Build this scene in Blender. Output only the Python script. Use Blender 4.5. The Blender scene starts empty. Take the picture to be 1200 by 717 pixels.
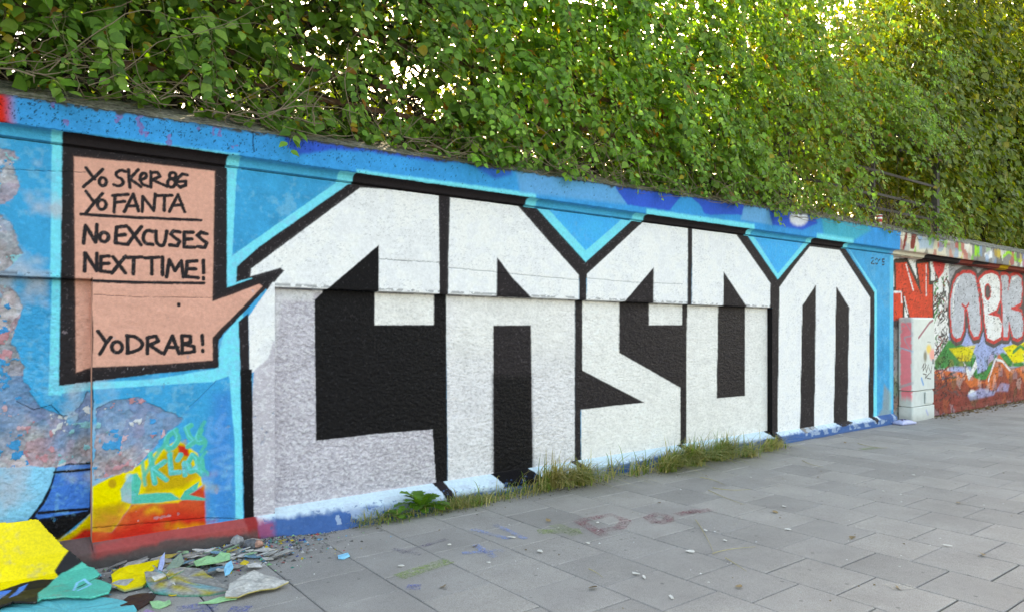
import bpy, bmesh, math, random
import numpy as np
from mathutils import Vector, Matrix, Quaternion
random.seed(7); RNG=np.random.default_rng(7)
sc=bpy.context.scene; C=sc.collection
R=math.radians
# ============ camera, sky, sun, exposure ============
EYE=Vector((0,-5.51,1.62)); YAW=R(37.543)
cd=bpy.data.cameras.new('camera'); cam=bpy.data.objects.new('camera',cd); C.objects.link(cam); sc.camera=cam
cam.location=EYE; cam.rotation_euler=(R(90),0,-YAW)
cd.sensor_width=36; cd.lens=830/1200*36; cd.shift_y=23.5/1200; cd.clip_start=.05; cd.clip_end=2000
SUN_EL=R(30); SUN_AZ=R(40)        # azimuth measured from +Y (behind the wall) towards +X
w=bpy.data.worlds.new('World'); sc.world=w; w.use_nodes=True
nt=w.node_tree; bgn=nt.nodes['Background']; sky=nt.nodes.new('ShaderNodeTexSky'); sky.sky_type='NISHITA'; sky.sun_disc=False
sky.sun_elevation=SUN_EL; sky.sun_rotation=SUN_AZ; sky.air_density=1.0; sky.dust_density=3.0; sky.ozone_density=.6
nt.links.new(sky.outputs[0],bgn.inputs[0]); bgn.inputs[1].default_value=.15
sl=bpy.data.lights.new('sun','SUN'); so=bpy.data.objects.new('sun',sl); C.objects.link(so)
sl.energy=3.6; sl.angle=R(.5); sl.color=(1,.95,.86)
sd=Vector((math.sin(SUN_AZ)*math.cos(SUN_EL),math.cos(SUN_AZ)*math.cos(SUN_EL),math.sin(SUN_EL)))
so.rotation_euler=sd.to_track_quat('Z','Y').to_euler(); so.location=sd*60
vs=sc.view_settings; vs.view_transform='Standard'; vs.look='None'; vs.gamma=1; vs.use_curve_mapping=False; vs.exposure=2.55
try:
    vs.use_white_balance=True; vs.white_balance_temperature=9300; vs.white_balance_tint=10
except Exception: pass
sc.cycles.max_bounces=8; sc.cycles.transparent_max_bounces=12

# ============ helpers ============
def lin(c): 
    c=np.asarray(c,float)/255.; return np.where(c<=.04045,c/12.92,((c+.055)/1.055)**2.4)
def tag(o,label,cat,group=None):
    o['label']=label; o['category']=cat
    if group: o['group']=group
    return o
def empty(name,loc=(0,0,0)):
    o=bpy.data.objects.new(name,None); C.objects.link(o); o.location=loc; o.empty_display_size=.1; return o
def npmesh(name,V,loops,starts,totals,smooth=True):
    me=bpy.data.meshes.new(name); V=np.ascontiguousarray(V,np.float32)
    me.vertices.add(len(V)); me.vertices.foreach_set('co',V.ravel())
    me.loops.add(len(loops)); me.loops.foreach_set('vertex_index',np.ascontiguousarray(loops,np.int32))
    me.polygons.add(len(starts)); me.polygons.foreach_set('loop_start',np.ascontiguousarray(starts,np.int32)); me.polygons.foreach_set('loop_total',np.ascontiguousarray(totals,np.int32))
    if smooth: me.polygons.foreach_set('use_smooth',np.ones(len(starts),bool))
    me.update(calc_edges=True); me.validate(); return me
def quads(name,V,Q,smooth=True):
    Q=np.asarray(Q); return npmesh(name,V,Q.ravel(),np.arange(len(Q))*4,np.full(len(Q),4),smooth)
def colattr(me,col,name='tint'):
    a=me.color_attributes.new(name,'FLOAT_COLOR','POINT'); c=np.ones((len(col),4),np.float32); c[:,:col.shape[1]]=col; a.data.foreach_set('color',c.ravel())
def obj(name,me,mat=None,parent=None,loc=None):
    o=bpy.data.objects.new(name,me); C.objects.link(o)
    if mat and not me.materials: me.materials.append(mat)
    if parent is not None: o.parent=parent
    if loc is not None: o.location=loc
    return o
def bmobj(name,bm,mat,parent=None,smooth=False,loc=None):
    me=bpy.data.meshes.new(name); bm.to_mesh(me); bm.free()
    if smooth:
        for p in me.polygons: p.use_smooth=True
    return obj(name,me,mat,parent,loc)
def box(bm,c,d,rz=0,bev=0):
    r=bmesh.ops.create_cube(bm,size=1); v=r['verts']
    bmesh.ops.scale(bm,verts=v,vec=d)
    if bev:
        e=list({e for q in v for e in q.link_edges}); k=bmesh.ops.bevel(bm,geom=e,offset=bev,segments=2,affect='EDGES',profile=.6); v=list({q for f in k['faces'] for q in f.verts}|{q for q in v if q.is_valid})
    if rz: bmesh.ops.rotate(bm,verts=v,cent=(0,0,0),matrix=Matrix.Rotation(rz,3,'Z'))
    bmesh.ops.translate(bm,verts=v,vec=c); return v
def tube_np(pts,rad,n=5):
    """list of polylines -> V,Q"""
    Vs=[];Qs=[];off=0
    for P_,r_ in zip(pts,rad):
        P_=np.asarray(P_,float); m=len(P_); T=np.gradient(P_,axis=0); T/=np.linalg.norm(T,axis=1,keepdims=True)+1e-9
        up=np.where(np.abs(T[:,2:3])>.9,np.array([[1.,0,0]]),np.array([[0,0,1.]])); U=np.cross(T,up); U/=np.linalg.norm(U,axis=1,keepdims=True)+1e-9; W=np.cross(T,U)
        a=np.arange(n)*2*np.pi/n; r=np.broadcast_to(np.asarray(r_,float),(m,))[:,None,None]
        V=P_[:,None,:]+r*(np.cos(a)[None,:,None]*U[:,None,:]+np.sin(a)[None,:,None]*W[:,None,:])
        Vs.append(V.reshape(-1,3)); i=np.arange(m-1)[:,None]*n; j=np.arange(n)[None,:]; k=(j+1)%n
        Qs.append(np.stack([i+j,i+k,i+n+k,i+n+j],-1).reshape(-1,4)+off); off+=m*n
    return np.concatenate(Vs),np.concatenate(Qs)
# ---- value noise
def _h(ix,iy,seed):
    ix=ix.astype(np.int64);iy=iy.astype(np.int64)
    h=(ix*374761393+iy*668265263+seed*1442695041)&0xffffffff; h=((h^(h>>13))*1274126177)&0xffffffff; h^=h>>16
    return (h&0xffffff)/float(0xffffff)
def vn(x,y,seed=0):
    ix=np.floor(x);iy=np.floor(y);fx=x-ix;fy=y-iy;fx=fx*fx*(3-2*fx);fy=fy*fy*(3-2*fy)
    a=_h(ix,iy,seed);b=_h(ix+1,iy,seed);c=_h(ix,iy+1,seed);d=_h(ix+1,iy+1,seed)
    return (a*(1-fx)+b*fx)*(1-fy)+(c*(1-fx)+d*fx)*fy
def fbm(x,y,f,oct=3,seed=0):
    r=0;a=.5;t=0
    for i in range(oct): r=r+a*vn(x*f+i*17.3,y*f-i*9.1,seed+i); t+=a; a*=.5; f*=2.03
    return r/t-.5
def cells(x,y,f,seed=0):
    X=x*f;Y=y*f;ix=np.floor(X);iy=np.floor(Y);bd=np.full(X.shape,9.);b2=bd.copy();bid=np.zeros(X.shape)
    for di in(-1,0,1):
        for dj in(-1,0,1):
            cx=ix+di;cy=iy+dj;d=np.hypot(cx+_h(cx,cy,seed)-X,cy+_h(cx,cy,seed+5)-Y); idv=_h(cx,cy,seed+9)
            m=d<bd;b2=np.where(m,bd,np.minimum(b2,d));bid=np.where(m,idv,bid);bd=np.where(m,d,bd)
    return bid,b2-bd
def smooth01(t): t=np.clip(t,0,1); return t*t*(3-2*t)
def sdist(X,Y,pts,closed):
    pts=np.asarray(pts,float); d=np.full(X.shape,1e9); ins=np.zeros(X.shape,bool); m=len(pts)
    for i in range(m if closed else m-1):
        a=pts[i];b=pts[(i+1)%m];e=b-a;L=e@e+1e-12
        t=np.clip(((X-a[0])*e[0]+(Y-a[1])*e[1])/L,0,1); d=np.minimum(d,(X-a[0]-t*e[0])**2+(Y-a[1]-t*e[1])**2)
        if closed:
            c=((a[1]>Y)!=(b[1]>Y))&(X<(b[0]-a[0])*(Y-a[1])/(b[1]-a[1]+1e-12)+a[0]); ins^=c
    d=np.sqrt(d); return np.where(ins,-d,d) if closed else d
def inside(X,Y,pts): return sdist(X,Y,pts,True)<0

# ============ materials ============
def mat(name):
    m=bpy.data.materials.new(name); m.use_nodes=True; n=m.node_tree; b=n.nodes['Principled BSDF']; return m,n,b
def N(n,t,**k):
    q=n.nodes.new(t)
    for a,v in k.items(): setattr(q,a,v)
    return q
def noise(n,scale,detail=4,rough=.55,vec=None):
    q=N(n,'ShaderNodeTexNoise'); q.inputs['Scale'].default_value=scale; q.inputs['Detail'].default_value=detail; q.inputs['Roughness'].default_value=rough
    if vec is not None: n.links.new(vec,q.inputs['Vector'])
    return q
def ramp(n,src,stops):
    r=N(n,'ShaderNodeValToRGB'); e=r.color_ramp.elements
    while len(e)<len(stops): e.new(.5)
    for i,(p,c) in enumerate(stops): e[i].position=p; e[i].color=(*c,1) if len(c)==3 else c
    n.links.new(src,r.inputs[0]); return r
def mul(n,a,b,fac=1.,mode='MULTIPLY'):
    m=N(n,'ShaderNodeMix',data_type='RGBA',blend_type=mode); m.inputs[0].default_value=fac; n.links.new(a,m.inputs[6]); n.links.new(b,m.inputs[7]); return m.outputs[2]
def bump(n,b,h,strength,dist):
    q=N(n,'ShaderNodeBump'); q.inputs['Strength'].default_value=strength; q.inputs['Distance'].default_value=dist; n.links.new(h,q.inputs['Height']); n.links.new(q.outputs[0],b.inputs['Normal']); return q
def objco(n): return N(n,'ShaderNodeTexCoord').outputs['Object']
def wall_mat():
    m,n,b=mat('painted_plaster'); at=N(n,'ShaderNodeAttribute',attribute_name='tint'); g=N(n,'ShaderNodeAttribute',attribute_name='surf'); co=objco(n)
    n1=noise(n,35,5,.6,co); r1=ramp(n,n1.outputs[0],[(.3,(.88,.88,.88)),(.7,(1.07,1.07,1.07))]); n2=noise(n,420,3,.6,co); r2=ramp(n,n2.outputs[0],[(.3,(.86,.86,.86)),(.62,(1.05,1.05,1.05))])
    c=mul(n,mul(n,at.outputs['Color'],r1.outputs[0]),r2.outputs[0]); n.links.new(c,b.inputs['Base Color'])
    sp=N(n,'ShaderNodeSeparateColor'); n.links.new(g.outputs['Color'],sp.inputs[0]); n.links.new(sp.outputs[0],b.inputs['Metallic']); n.links.new(sp.outputs[1],b.inputs['Roughness']); b.inputs['Specular IOR Level'].default_value=.13
    # fine relief: sandy grain, stronger on the rough-cast panels (blue channel)
    n3=noise(n,95,5,.7,co); n4=noise(n,520,2,.5,co); ad=N(n,'ShaderNodeMath',operation='MULTIPLY_ADD'); n.links.new(n4.outputs[0],ad.inputs[0]); ad.inputs[1].default_value=.35; n.links.new(n3.outputs[0],ad.inputs[2])
    q=bump(n,b,ad.outputs[0],.5,.006); n.links.new(sp.outputs[2],q.inputs['Strength']); return m
M_WALL=wall_mat()
def attr_mat(name,rough=.6,spec=.4,nscale=60,bstr=.25,bdist=.003,lo=.85):
    m,n,b=mat(name); at=N(n,'ShaderNodeAttribute',attribute_name='tint'); co=objco(n); n1=noise(n,nscale,5,.6,co); r=ramp(n,n1.outputs[0],[(.3,(lo,)*3),(.7,(1.06,)*3)])
    n.links.new(mul(n,at.outputs['Color'],r.outputs[0]),b.inputs['Base Color']); b.inputs['Roughness'].default_value=rough; b.inputs['Specular IOR Level'].default_value=spec; bump(n,b,n1.outputs[0],bstr,bdist); return m
def leaf_mat(name,rough=.5,trans=.45,sat=1.):
    m,n,b=mat(name); at=N(n,'ShaderNodeAttribute',attribute_name='tint'); co=objco(n); n1=noise(n,25,3,.6,co); r=ramp(n,n1.outputs[0],[(.3,(.8,)*3),(.7,(1.12,)*3)])
    c=mul(n,at.outputs['Color'],r.outputs[0]); n.links.new(c,b.inputs['Base Color']); b.inputs['Roughness'].default_value=rough; b.inputs['Specular IOR Level'].default_value=.35
    t=N(n,'ShaderNodeBsdfTranslucent'); hs=N(n,'ShaderNodeMix',data_type='RGBA',blend_type='MULTIPLY'); hs.inputs[0].default_value=1; n.links.new(c,hs.inputs[6]); hs.inputs[7].default_value=(1.5,1.5,.5,1); n.links.new(hs.outputs[2],t.inputs[0])
    mx=N(n,'ShaderNodeMixShader'); mx.inputs[0].default_value=trans; n.links.new(b.outputs[0],mx.inputs[1]); n.links.new(t.outputs[0],mx.inputs[2]); n.links.new(mx.outputs[0],n.nodes['Material Output'].inputs[0]); return m
def plain(name,col,rough=.7,nscale=20,lo=.75,hi=1.15,bstr=.3,bdist=.004,metal=0,col2=None):
    m,n,b=mat(name); co=objco(n); n1=noise(n,nscale,6,.6,co); c2=col2 or col
    r=ramp(n,n1.outputs[0],[(.3,tuple(np.array(col)*lo)),(.7,tuple(np.clip(np.array(c2)*hi,0,1)))]); n.links.new(r.outputs[0],b.inputs['Base Color']); b.inputs['Roughness'].default_value=rough; b.inputs['Metallic'].default_value=metal; bump(n,b,n1.outputs[0],bstr,bdist); return m
M_LEAF=leaf_mat('vine_leaf',.5,.42); M_TLEAF=leaf_mat('tree_leaf',.55,.5); M_GRASS=leaf_mat('grass_blade',.5,.3)
M_STEM=plain('vine_stem',(.22,.17,.11),.8,60); M_BARK=plain('bark',(.055,.042,.032),.9,18,bdist=.02)
M_IRON=plain('rusty_iron',(.10,.048,.030),.75,30,.5,1.3,col2=(.16,.075,.045)); M_IRONG=plain('weathered_grey_iron',(.07,.06,.055),.8,30)
M_CHIP=attr_mat('paint_chip',.55,.4,70,.3,.003,.8); M_RUB=attr_mat('rubble',.9,.2,45,.8,.01,.55)

PAINT=[
('P','u','cyan',0.006,1.0,0,[(0.438,2.916),(0.504,2.927),(0.49,1.181),(0.419,1.185)]),
('P','r','cyan',0.006,1.0,0,[(0.444,1.971),(0.506,1.974),(0.497,1.158),(0.425,1.163)]),
('P','u','cyan',0.006,1.0,0,[(0.419,1.241),(1.041,1.246),(1.516,1.314),(1.516,1.25),(1.443,1.209),(0.675,1.194),(0.419,1.169)]),
('P','r','cyan',0.006,1.0,0,[(0.425,1.236),(1.056,1.241),(1.537,1.31),(1.537,1.245),(1.463,1.203),(0.684,1.188),(0.425,1.163)]),
('P','u','cyan',0.006,1.0,0,[(1.535,2.975),(1.622,2.975),(1.578,2.147),(2.605,2.955),(2.731,2.885),(1.691,1.926),(1.622,1.891),(1.516,1.824)]),
('P','u','cyan',0.006,1.0,0,[(1.516,1.556),(1.659,1.724),(1.653,0.078),(1.59,0.141),(1.565,0.735),(1.553,1.249),(1.443,1.203),(1.455,1.316)]),
('P','v','cyan',0.006,1.0,0,[(0.43,2.961),(0.501,2.973),(0.501,2.694),(0.43,2.684)]),
('P','v','cyan',0.006,1.0,0,[(1.517,3.027),(1.622,3.044),(1.622,2.659),(1.517,2.647)]),
('P','u','black',0.006,1.0,0,[(0.495,2.925),(1.541,2.976),(1.541,1.908),(1.622,1.939),(1.94,2.065),(1.967,2.053),(1.88,1.959),(1.516,1.563),(1.483,1.512),(1.483,1.311),(1.041,1.282),(0.476,1.227)]),
('P','r','black',0.006,1.0,0,[(0.501,2.943),(1.562,2.994),(1.562,1.912),(1.644,1.944),(1.967,2.071),(1.994,2.059),(1.906,1.963),(1.537,1.562),(1.503,1.511),(1.503,1.307),(1.056,1.278),(0.482,1.222)]),
('P','v','black',0.006,1.0,0,[(0.491,2.972),(1.53,3.029),(1.53,2.585),(0.491,2.637)]),
('P','u','pink',0.006,1.0,0,[(0.56,2.745),(0.987,2.761),(1.454,2.768),(1.437,1.801),(1.628,1.878),(1.847,1.971),(1.628,1.736),(1.437,1.538),(1.44,1.367),(1.041,1.349),(0.665,1.344),(0.572,1.313)]),
('P','r','pink',0.006,1.0,0,[(0.567,2.761),(1.0,2.776),(1.473,2.783),(1.457,1.803),(1.65,1.882),(1.872,1.976),(1.65,1.738),(1.457,1.537),(1.46,1.364),(1.056,1.345),(0.674,1.34),(0.58,1.309)]),
('L','u','black',0.003,1.0,0.0109,[(0.63,2.679),(0.68,2.609)]),
('L','u','black',0.003,1.0,0.0109,[(0.728,2.682),(0.676,2.618),(0.614,2.549)]),
('L','u','black',0.003,1.0,0.011,[(0.749,2.601),(0.747,2.588),(0.741,2.577),(0.732,2.571),(0.723,2.569),(0.715,2.574),(0.709,2.583),(0.707,2.596),(0.709,2.609),(0.715,2.619),(0.723,2.626),(0.732,2.627),(0.741,2.623),(0.747,2.613),(0.749,2.601)]),
('L','u','black',0.003,1.0,0.0112,[(0.866,2.685),(0.864,2.685),(0.86,2.686),(0.855,2.688),(0.847,2.69),(0.84,2.691),(0.832,2.689),(0.825,2.685),(0.817,2.679),(0.811,2.673),(0.808,2.666),(0.808,2.659),(0.81,2.652),(0.814,2.646),(0.819,2.641),(0.826,2.637),(0.834,2.634),(0.841,2.63),(0.846,2.625),(0.849,2.619),(0.851,2.612),(0.851,2.605),(0.848,2.598),(0.843,2.592),(0.836,2.586),(0.828,2.583),(0.821,2.581),(0.813,2.581),(0.805,2.583),(0.799,2.585),(0.795,2.586),(0.793,2.587)]),
('L','u','black',0.003,1.0,0.0112,[(0.883,2.7),(0.892,2.579)]),
('L','u','black',0.003,1.0,0.0113,[(0.945,2.708),(0.892,2.64),(0.96,2.591)]),
('L','u','black',0.003,1.0,0.0114,[(0.954,2.64),(0.957,2.641),(0.962,2.643),(0.969,2.645),(0.979,2.649),(0.986,2.654),(0.991,2.659),(0.994,2.666),(0.995,2.674),(0.994,2.68),(0.992,2.685),(0.987,2.688),(0.981,2.689),(0.976,2.688),(0.97,2.685),(0.966,2.679),(0.961,2.67),(0.958,2.66),(0.958,2.65),(0.959,2.638),(0.962,2.626),(0.966,2.616),(0.973,2.609),(0.981,2.605),(0.991,2.603),(0.998,2.601),(1.003,2.6),(1.005,2.599)]),
('L','u','black',0.003,1.0,0.0114,[(1.024,2.705),(1.024,2.595)]),
('L','u','black',0.003,1.0,0.0115,[(1.021,2.698),(1.066,2.708),(1.082,2.679),(1.033,2.65),(1.128,2.614)]),
('L','u','black',0.003,1.0,0.0116,[(1.188,2.7),(1.186,2.69),(1.18,2.681),(1.171,2.676),(1.161,2.675),(1.152,2.678),(1.146,2.685),(1.144,2.694),(1.146,2.704),(1.152,2.713),(1.161,2.718),(1.171,2.719),(1.18,2.716),(1.186,2.709),(1.188,2.7)]),
('L','u','black',0.003,1.0,0.0116,[(1.182,2.644),(1.179,2.631),(1.172,2.62),(1.162,2.614),(1.151,2.612),(1.141,2.617),(1.134,2.626),(1.131,2.638),(1.134,2.651),(1.141,2.662),(1.151,2.669),(1.162,2.67),(1.172,2.666),(1.179,2.657),(1.182,2.644)]),
('L','u','black',0.003,1.0,0.0117,[(1.263,2.713),(1.232,2.718),(1.201,2.684),(1.191,2.639),(1.216,2.618),(1.252,2.636),(1.255,2.667),(1.204,2.657)]),
('L','u','black',0.003,1.0,0.0109,[(0.63,2.519),(0.674,2.457)]),
('L','u','black',0.003,1.0,0.0109,[(0.728,2.518),(0.683,2.458),(0.63,2.376)]),
('L','u','black',0.003,1.0,0.011,[(0.748,2.444),(0.745,2.429),(0.738,2.417),(0.728,2.41),(0.716,2.409),(0.706,2.414),(0.699,2.425),(0.697,2.438),(0.699,2.453),(0.706,2.465),(0.716,2.472),(0.728,2.473),(0.738,2.468),(0.745,2.457),(0.748,2.444)]),
('L','u','black',0.003,1.0,0.0111,[(0.802,2.515),(0.796,2.398)]),
('L','u','black',0.003,1.0,0.0112,[(0.788,2.511),(0.88,2.528)]),
('L','u','black',0.003,1.0,0.0112,[(0.799,2.467),(0.86,2.478)]),
('L','u','black',0.003,1.0,0.0113,[(0.857,2.407),(0.913,2.535),(0.945,2.419)]),
('L','u','black',0.003,1.0,0.0113,[(0.876,2.449),(0.939,2.455)]),
('L','u','black',0.003,1.0,0.0114,[(0.968,2.418),(0.972,2.525),(1.042,2.432),(1.051,2.551)]),
('L','u','black',0.003,1.0,0.0115,[(1.056,2.538),(1.16,2.555)]),
('L','u','black',0.003,1.0,0.0115,[(1.11,2.547),(1.11,2.439)]),
('L','u','black',0.003,1.0,0.0117,[(1.144,2.439),(1.201,2.564),(1.245,2.445)]),
('L','u','black',0.003,1.0,0.0117,[(1.164,2.482),(1.232,2.494)]),
('L','u','black',0.003,1.0,0.0107,[(0.6,2.365),(0.913,2.373),(1.357,2.394)]),
('L','u','black',0.003,1.0,0.0124,[(0.616,2.174),(0.627,2.293),(0.686,2.185),(0.693,2.302)]),
('L','u','black',0.003,1.0,0.0125,[(0.762,2.225),(0.759,2.211),(0.752,2.199),(0.741,2.192),(0.729,2.191),(0.718,2.196),(0.711,2.207),(0.708,2.221),(0.711,2.235),(0.718,2.247),(0.729,2.254),(0.741,2.255),(0.752,2.249),(0.759,2.239),(0.762,2.225)]),
('L','u','black',0.003,1.0,0.0126,[(0.872,2.309),(0.81,2.296),(0.803,2.187),(0.879,2.183)]),
('L','u','black',0.003,1.0,0.0126,[(0.808,2.24),(0.863,2.249)]),
('L','u','black',0.003,1.0,0.0128,[(0.883,2.3),(0.96,2.185)]),
('L','u','black',0.003,1.0,0.0128,[(0.963,2.313),(0.876,2.183)]),
('L','u','black',0.003,1.0,0.0129,[(1.036,2.284),(1.033,2.285),(1.028,2.286),(1.02,2.288),(1.01,2.29),(1.001,2.288),(0.993,2.283),(0.986,2.275),(0.981,2.263),(0.977,2.252),(0.975,2.24),(0.976,2.227),(0.978,2.215),(0.983,2.206),(0.991,2.199),(1.002,2.196),(1.015,2.195),(1.026,2.194),(1.032,2.194),(1.036,2.194)]),
('L','u','black',0.003,1.0,0.013,[(1.056,2.289),(1.056,2.285),(1.056,2.275),(1.056,2.261),(1.056,2.242),(1.057,2.226),(1.061,2.213),(1.065,2.203),(1.072,2.196),(1.079,2.191),(1.086,2.189),(1.093,2.189),(1.101,2.192),(1.108,2.2),(1.113,2.214),(1.118,2.233),(1.121,2.258),(1.124,2.276),(1.126,2.289),(1.127,2.295)]),
('L','u','black',0.003,1.0,0.0132,[(1.215,2.295),(1.172,2.302),(1.153,2.277),(1.18,2.252),(1.213,2.23),(1.196,2.195),(1.147,2.198)]),
('L','u','black',0.003,1.0,0.0133,[(1.303,2.301),(1.244,2.296),(1.242,2.191),(1.313,2.191)]),
('L','u','black',0.003,1.0,0.0133,[(1.245,2.246),(1.294,2.252)]),
('L','u','black',0.003,1.0,0.0135,[(1.399,2.296),(1.357,2.305),(1.333,2.281),(1.362,2.253),(1.397,2.229),(1.382,2.195),(1.333,2.199)]),
('L','u','black',0.003,1.0,0.0124,[(0.621,1.986),(0.625,2.108),(0.691,1.993),(0.693,2.109)]),
('L','u','black',0.003,1.0,0.0125,[(0.765,2.095),(0.718,2.088),(0.714,1.99),(0.785,1.986)]),
('L','u','black',0.003,1.0,0.0125,[(0.716,2.041),(0.762,2.045)]),
('L','u','black',0.003,1.0,0.0126,[(0.789,2.092),(0.864,1.983)]),
('L','u','black',0.003,1.0,0.0126,[(0.864,2.1),(0.782,1.979)]),
('L','u','black',0.003,1.0,0.0128,[(0.857,2.092),(0.968,2.099)]),
('L','u','black',0.003,1.0,0.0128,[(0.916,2.096),(0.913,1.98)]),
('L','u','black',0.003,1.0,0.0129,[(0.987,2.095),(1.074,2.105)]),
('L','u','black',0.003,1.0,0.0129,[(1.03,2.099),(1.03,1.985)]),
('L','u','black',0.003,1.0,0.0131,[(1.099,2.107),(1.099,1.982)]),
('L','u','black',0.003,1.0,0.0132,[(1.125,1.969),(1.144,2.092),(1.182,2.014),(1.223,2.088),(1.237,1.974)]),
('L','u','black',0.003,1.0,0.0134,[(1.329,2.094),(1.261,2.085),(1.255,1.976),(1.338,1.971)]),
('L','u','black',0.003,1.0,0.0134,[(1.258,2.032),(1.32,2.036)]),
('L','u','black',0.003,1.0,0.0135,[(1.374,2.1),(1.375,2.008)]),
('L','u','black',0.003,1.0,0.0135,[(1.374,1.973),(1.374,1.964)]),
('L','u','black',0.003,1.0,0.0125,[(0.7,1.587),(0.749,1.508)]),
('L','u','black',0.003,1.0,0.0125,[(0.777,1.546),(0.746,1.503),(0.711,1.432)]),
('L','u','black',0.003,1.0,0.0126,[(0.845,1.477),(0.842,1.46),(0.833,1.447),(0.82,1.44),(0.806,1.441),(0.794,1.448),(0.785,1.461),(0.782,1.478),(0.785,1.494),(0.794,1.507),(0.806,1.514),(0.82,1.514),(0.833,1.506),(0.842,1.493),(0.845,1.477)]),
('L','u','black',0.003,1.0,0.0127,[(0.876,1.553),(0.879,1.435)]),
('L','u','black',0.003,1.0,0.0128,[(0.873,1.555),(0.876,1.555),(0.883,1.554),(0.893,1.553),(0.907,1.552),(0.92,1.548),(0.933,1.542),(0.945,1.533),(0.957,1.522),(0.965,1.511),(0.969,1.5),(0.969,1.488),(0.964,1.476),(0.956,1.465),(0.943,1.456),(0.927,1.449),(0.906,1.442),(0.891,1.438),(0.881,1.435),(0.876,1.433)]),
('L','u','black',0.003,1.0,0.013,[(1.002,1.429),(1.002,1.542),(1.056,1.549),(1.074,1.515),(1.015,1.489),(1.091,1.432)]),
('L','u','black',0.003,1.0,0.0131,[(1.11,1.426),(1.164,1.551),(1.207,1.424)]),
('L','u','black',0.003,1.0,0.0132,[(1.128,1.47),(1.197,1.469)]),
('L','u','black',0.003,1.0,0.0133,[(1.228,1.427),(1.228,1.551),(1.284,1.547),(1.287,1.505),(1.232,1.492),(1.307,1.474),(1.31,1.435),(1.224,1.425)]),
('L','u','black',0.003,1.0,0.0135,[(1.366,1.553),(1.369,1.49)]),
('L','u','black',0.003,1.0,0.0135,[(1.369,1.445),(1.369,1.438)]),
('L','u','black',0.003,1.0,0.0132,[(1.207,1.777),(1.207,1.77)]),
('L','u','black',0.003,1.0,0.0108,[(0.676,1.924),(0.913,1.922),(1.379,1.934)]),
('P','u','black',0.006,1.0,0,[(1.607,1.949),(1.612,2.065),(1.781,2.231),(2.559,2.834),(2.59,3.067),(4.673,3.202),(4.406,2.912),(4.32,2.649),(3.448,1.908),(1.887,1.866),(1.723,1.986)]),
('P','u','white',0.006,1.0,0,[(1.714,1.998),(1.72,2.057),(2.621,2.784),(2.992,2.806),(3.393,2.81),(3.406,1.853),(1.873,1.819),(1.9,1.966),(1.974,2.053),(1.947,2.075)]),
('P','u','white',0.006,1.0,0,[(1.883,1.959),(1.988,1.963),(1.988,-0.014),(1.73,0.032),(1.717,0.72),(1.704,1.242),(1.698,1.692)]),
('P','u','silver',0.01,1.0,0,[(1.988,1.499),(1.988,-0.014),(1.733,0.032),(1.717,0.72),(1.708,1.242),(1.755,1.292),(1.847,1.368),(1.887,1.5)]),
('P','u','black',0.006,1.0,0,[(1.625,1.652),(1.698,1.718),(1.708,1.242),(1.72,0.719),(1.742,-0.068),(1.672,-0.055),(1.653,0.726),(1.637,1.245)]),
('P','u','jet',0.006,1.0,0,[(1.639,1.245),(1.709,1.255),(1.721,0.719),(1.742,-0.068),(1.672,-0.055),(1.655,0.726)]),
('P','u','jet',0.006,1.0,0,[(2.349,1.937),(2.794,2.312),(2.795,1.891),(2.276,1.877)]),
('P','r','white',0.02,1.0,0,[(1.879,1.969),(2.084,1.977),(2.084,1.771),(1.98,1.688),(1.926,1.499),(1.926,-0.189),(1.859,-0.176)]),
('P','r','silver',0.006,1.0,0,[(1.885,1.916),(3.421,1.918),(3.421,-0.091),(1.885,-0.114)]),
('P','r','white',0.025,0.7,0,[(1.879,1.969),(3.449,1.966),(3.403,1.879),(3.05,1.87),(3.05,1.893),(2.248,1.899),(2.234,1.829),(1.98,1.824),(1.926,1.364),(1.879,1.365)]),
('P','r','white2',0.006,1.0,0,[(2.789,2.004),(3.391,2.027),(3.391,1.628),(2.789,1.627)]),
('P','r','jet',0.006,1.0,0,[(2.253,1.831),(2.321,1.895),(2.336,1.987),(2.789,2.004),(2.789,1.627),(3.391,1.63),(3.391,1.964),(3.519,1.968),(3.528,0.843),(3.542,-0.11),(3.43,-0.092),(3.375,0.678),(2.801,0.689),(2.267,0.682),(2.259,1.284)]),
('P','u','black',0.006,1.0,0,[(3.406,2.862),(3.513,2.859),(3.497,1.855),(3.402,1.853)]),
('P','u','black',0.006,1.0,0,[(4.182,2.953),(4.406,2.929),(5.226,2.303),(6.146,2.959),(6.44,2.939),(6.365,2.733),(5.246,2.13),(5.122,2.125),(4.235,2.784)]),
('P','u','black',0.006,1.0,0,[(8.857,2.267),(9.732,2.886),(10.68,2.891),(10.552,2.687),(8.909,2.092),(8.621,2.084)]),
('P','u','white',0.006,1.0,0,[(3.517,2.801),(3.877,2.804),(4.293,2.815),(4.696,2.491),(5.13,2.155),(5.13,1.837),(3.497,1.855),(3.499,2.262)]),
('P','u','black',0.006,1.0,0,[(4.051,2.287),(4.235,2.097),(4.494,1.894),(4.494,1.843),(4.048,1.834)]),
('P','r','silver2',0.006,1.0,0,[(3.519,1.968),(5.142,1.948),(5.142,-0.002),(3.542,-0.031)]),
('P','r','white2',0.3,0.9,0,[(3.519,2.111),(5.142,2.185),(5.142,1.274),(3.519,1.319)]),
('P','r','jet',0.006,1.0,0,[(2.253,1.831),(2.321,1.895),(2.336,1.987),(2.789,2.004),(2.789,1.627),(3.391,1.63),(3.391,1.964),(3.519,1.968),(3.528,0.843),(3.542,-0.11),(3.43,-0.092),(3.375,0.678),(2.801,0.689),(2.267,0.682),(2.259,1.284)]),
('P','r','black',0.006,1.0,0,[(4.061,1.628),(4.535,1.629),(4.546,0.77),(4.566,-0.274),(4.072,-0.195),(4.061,0.805)]),
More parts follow.
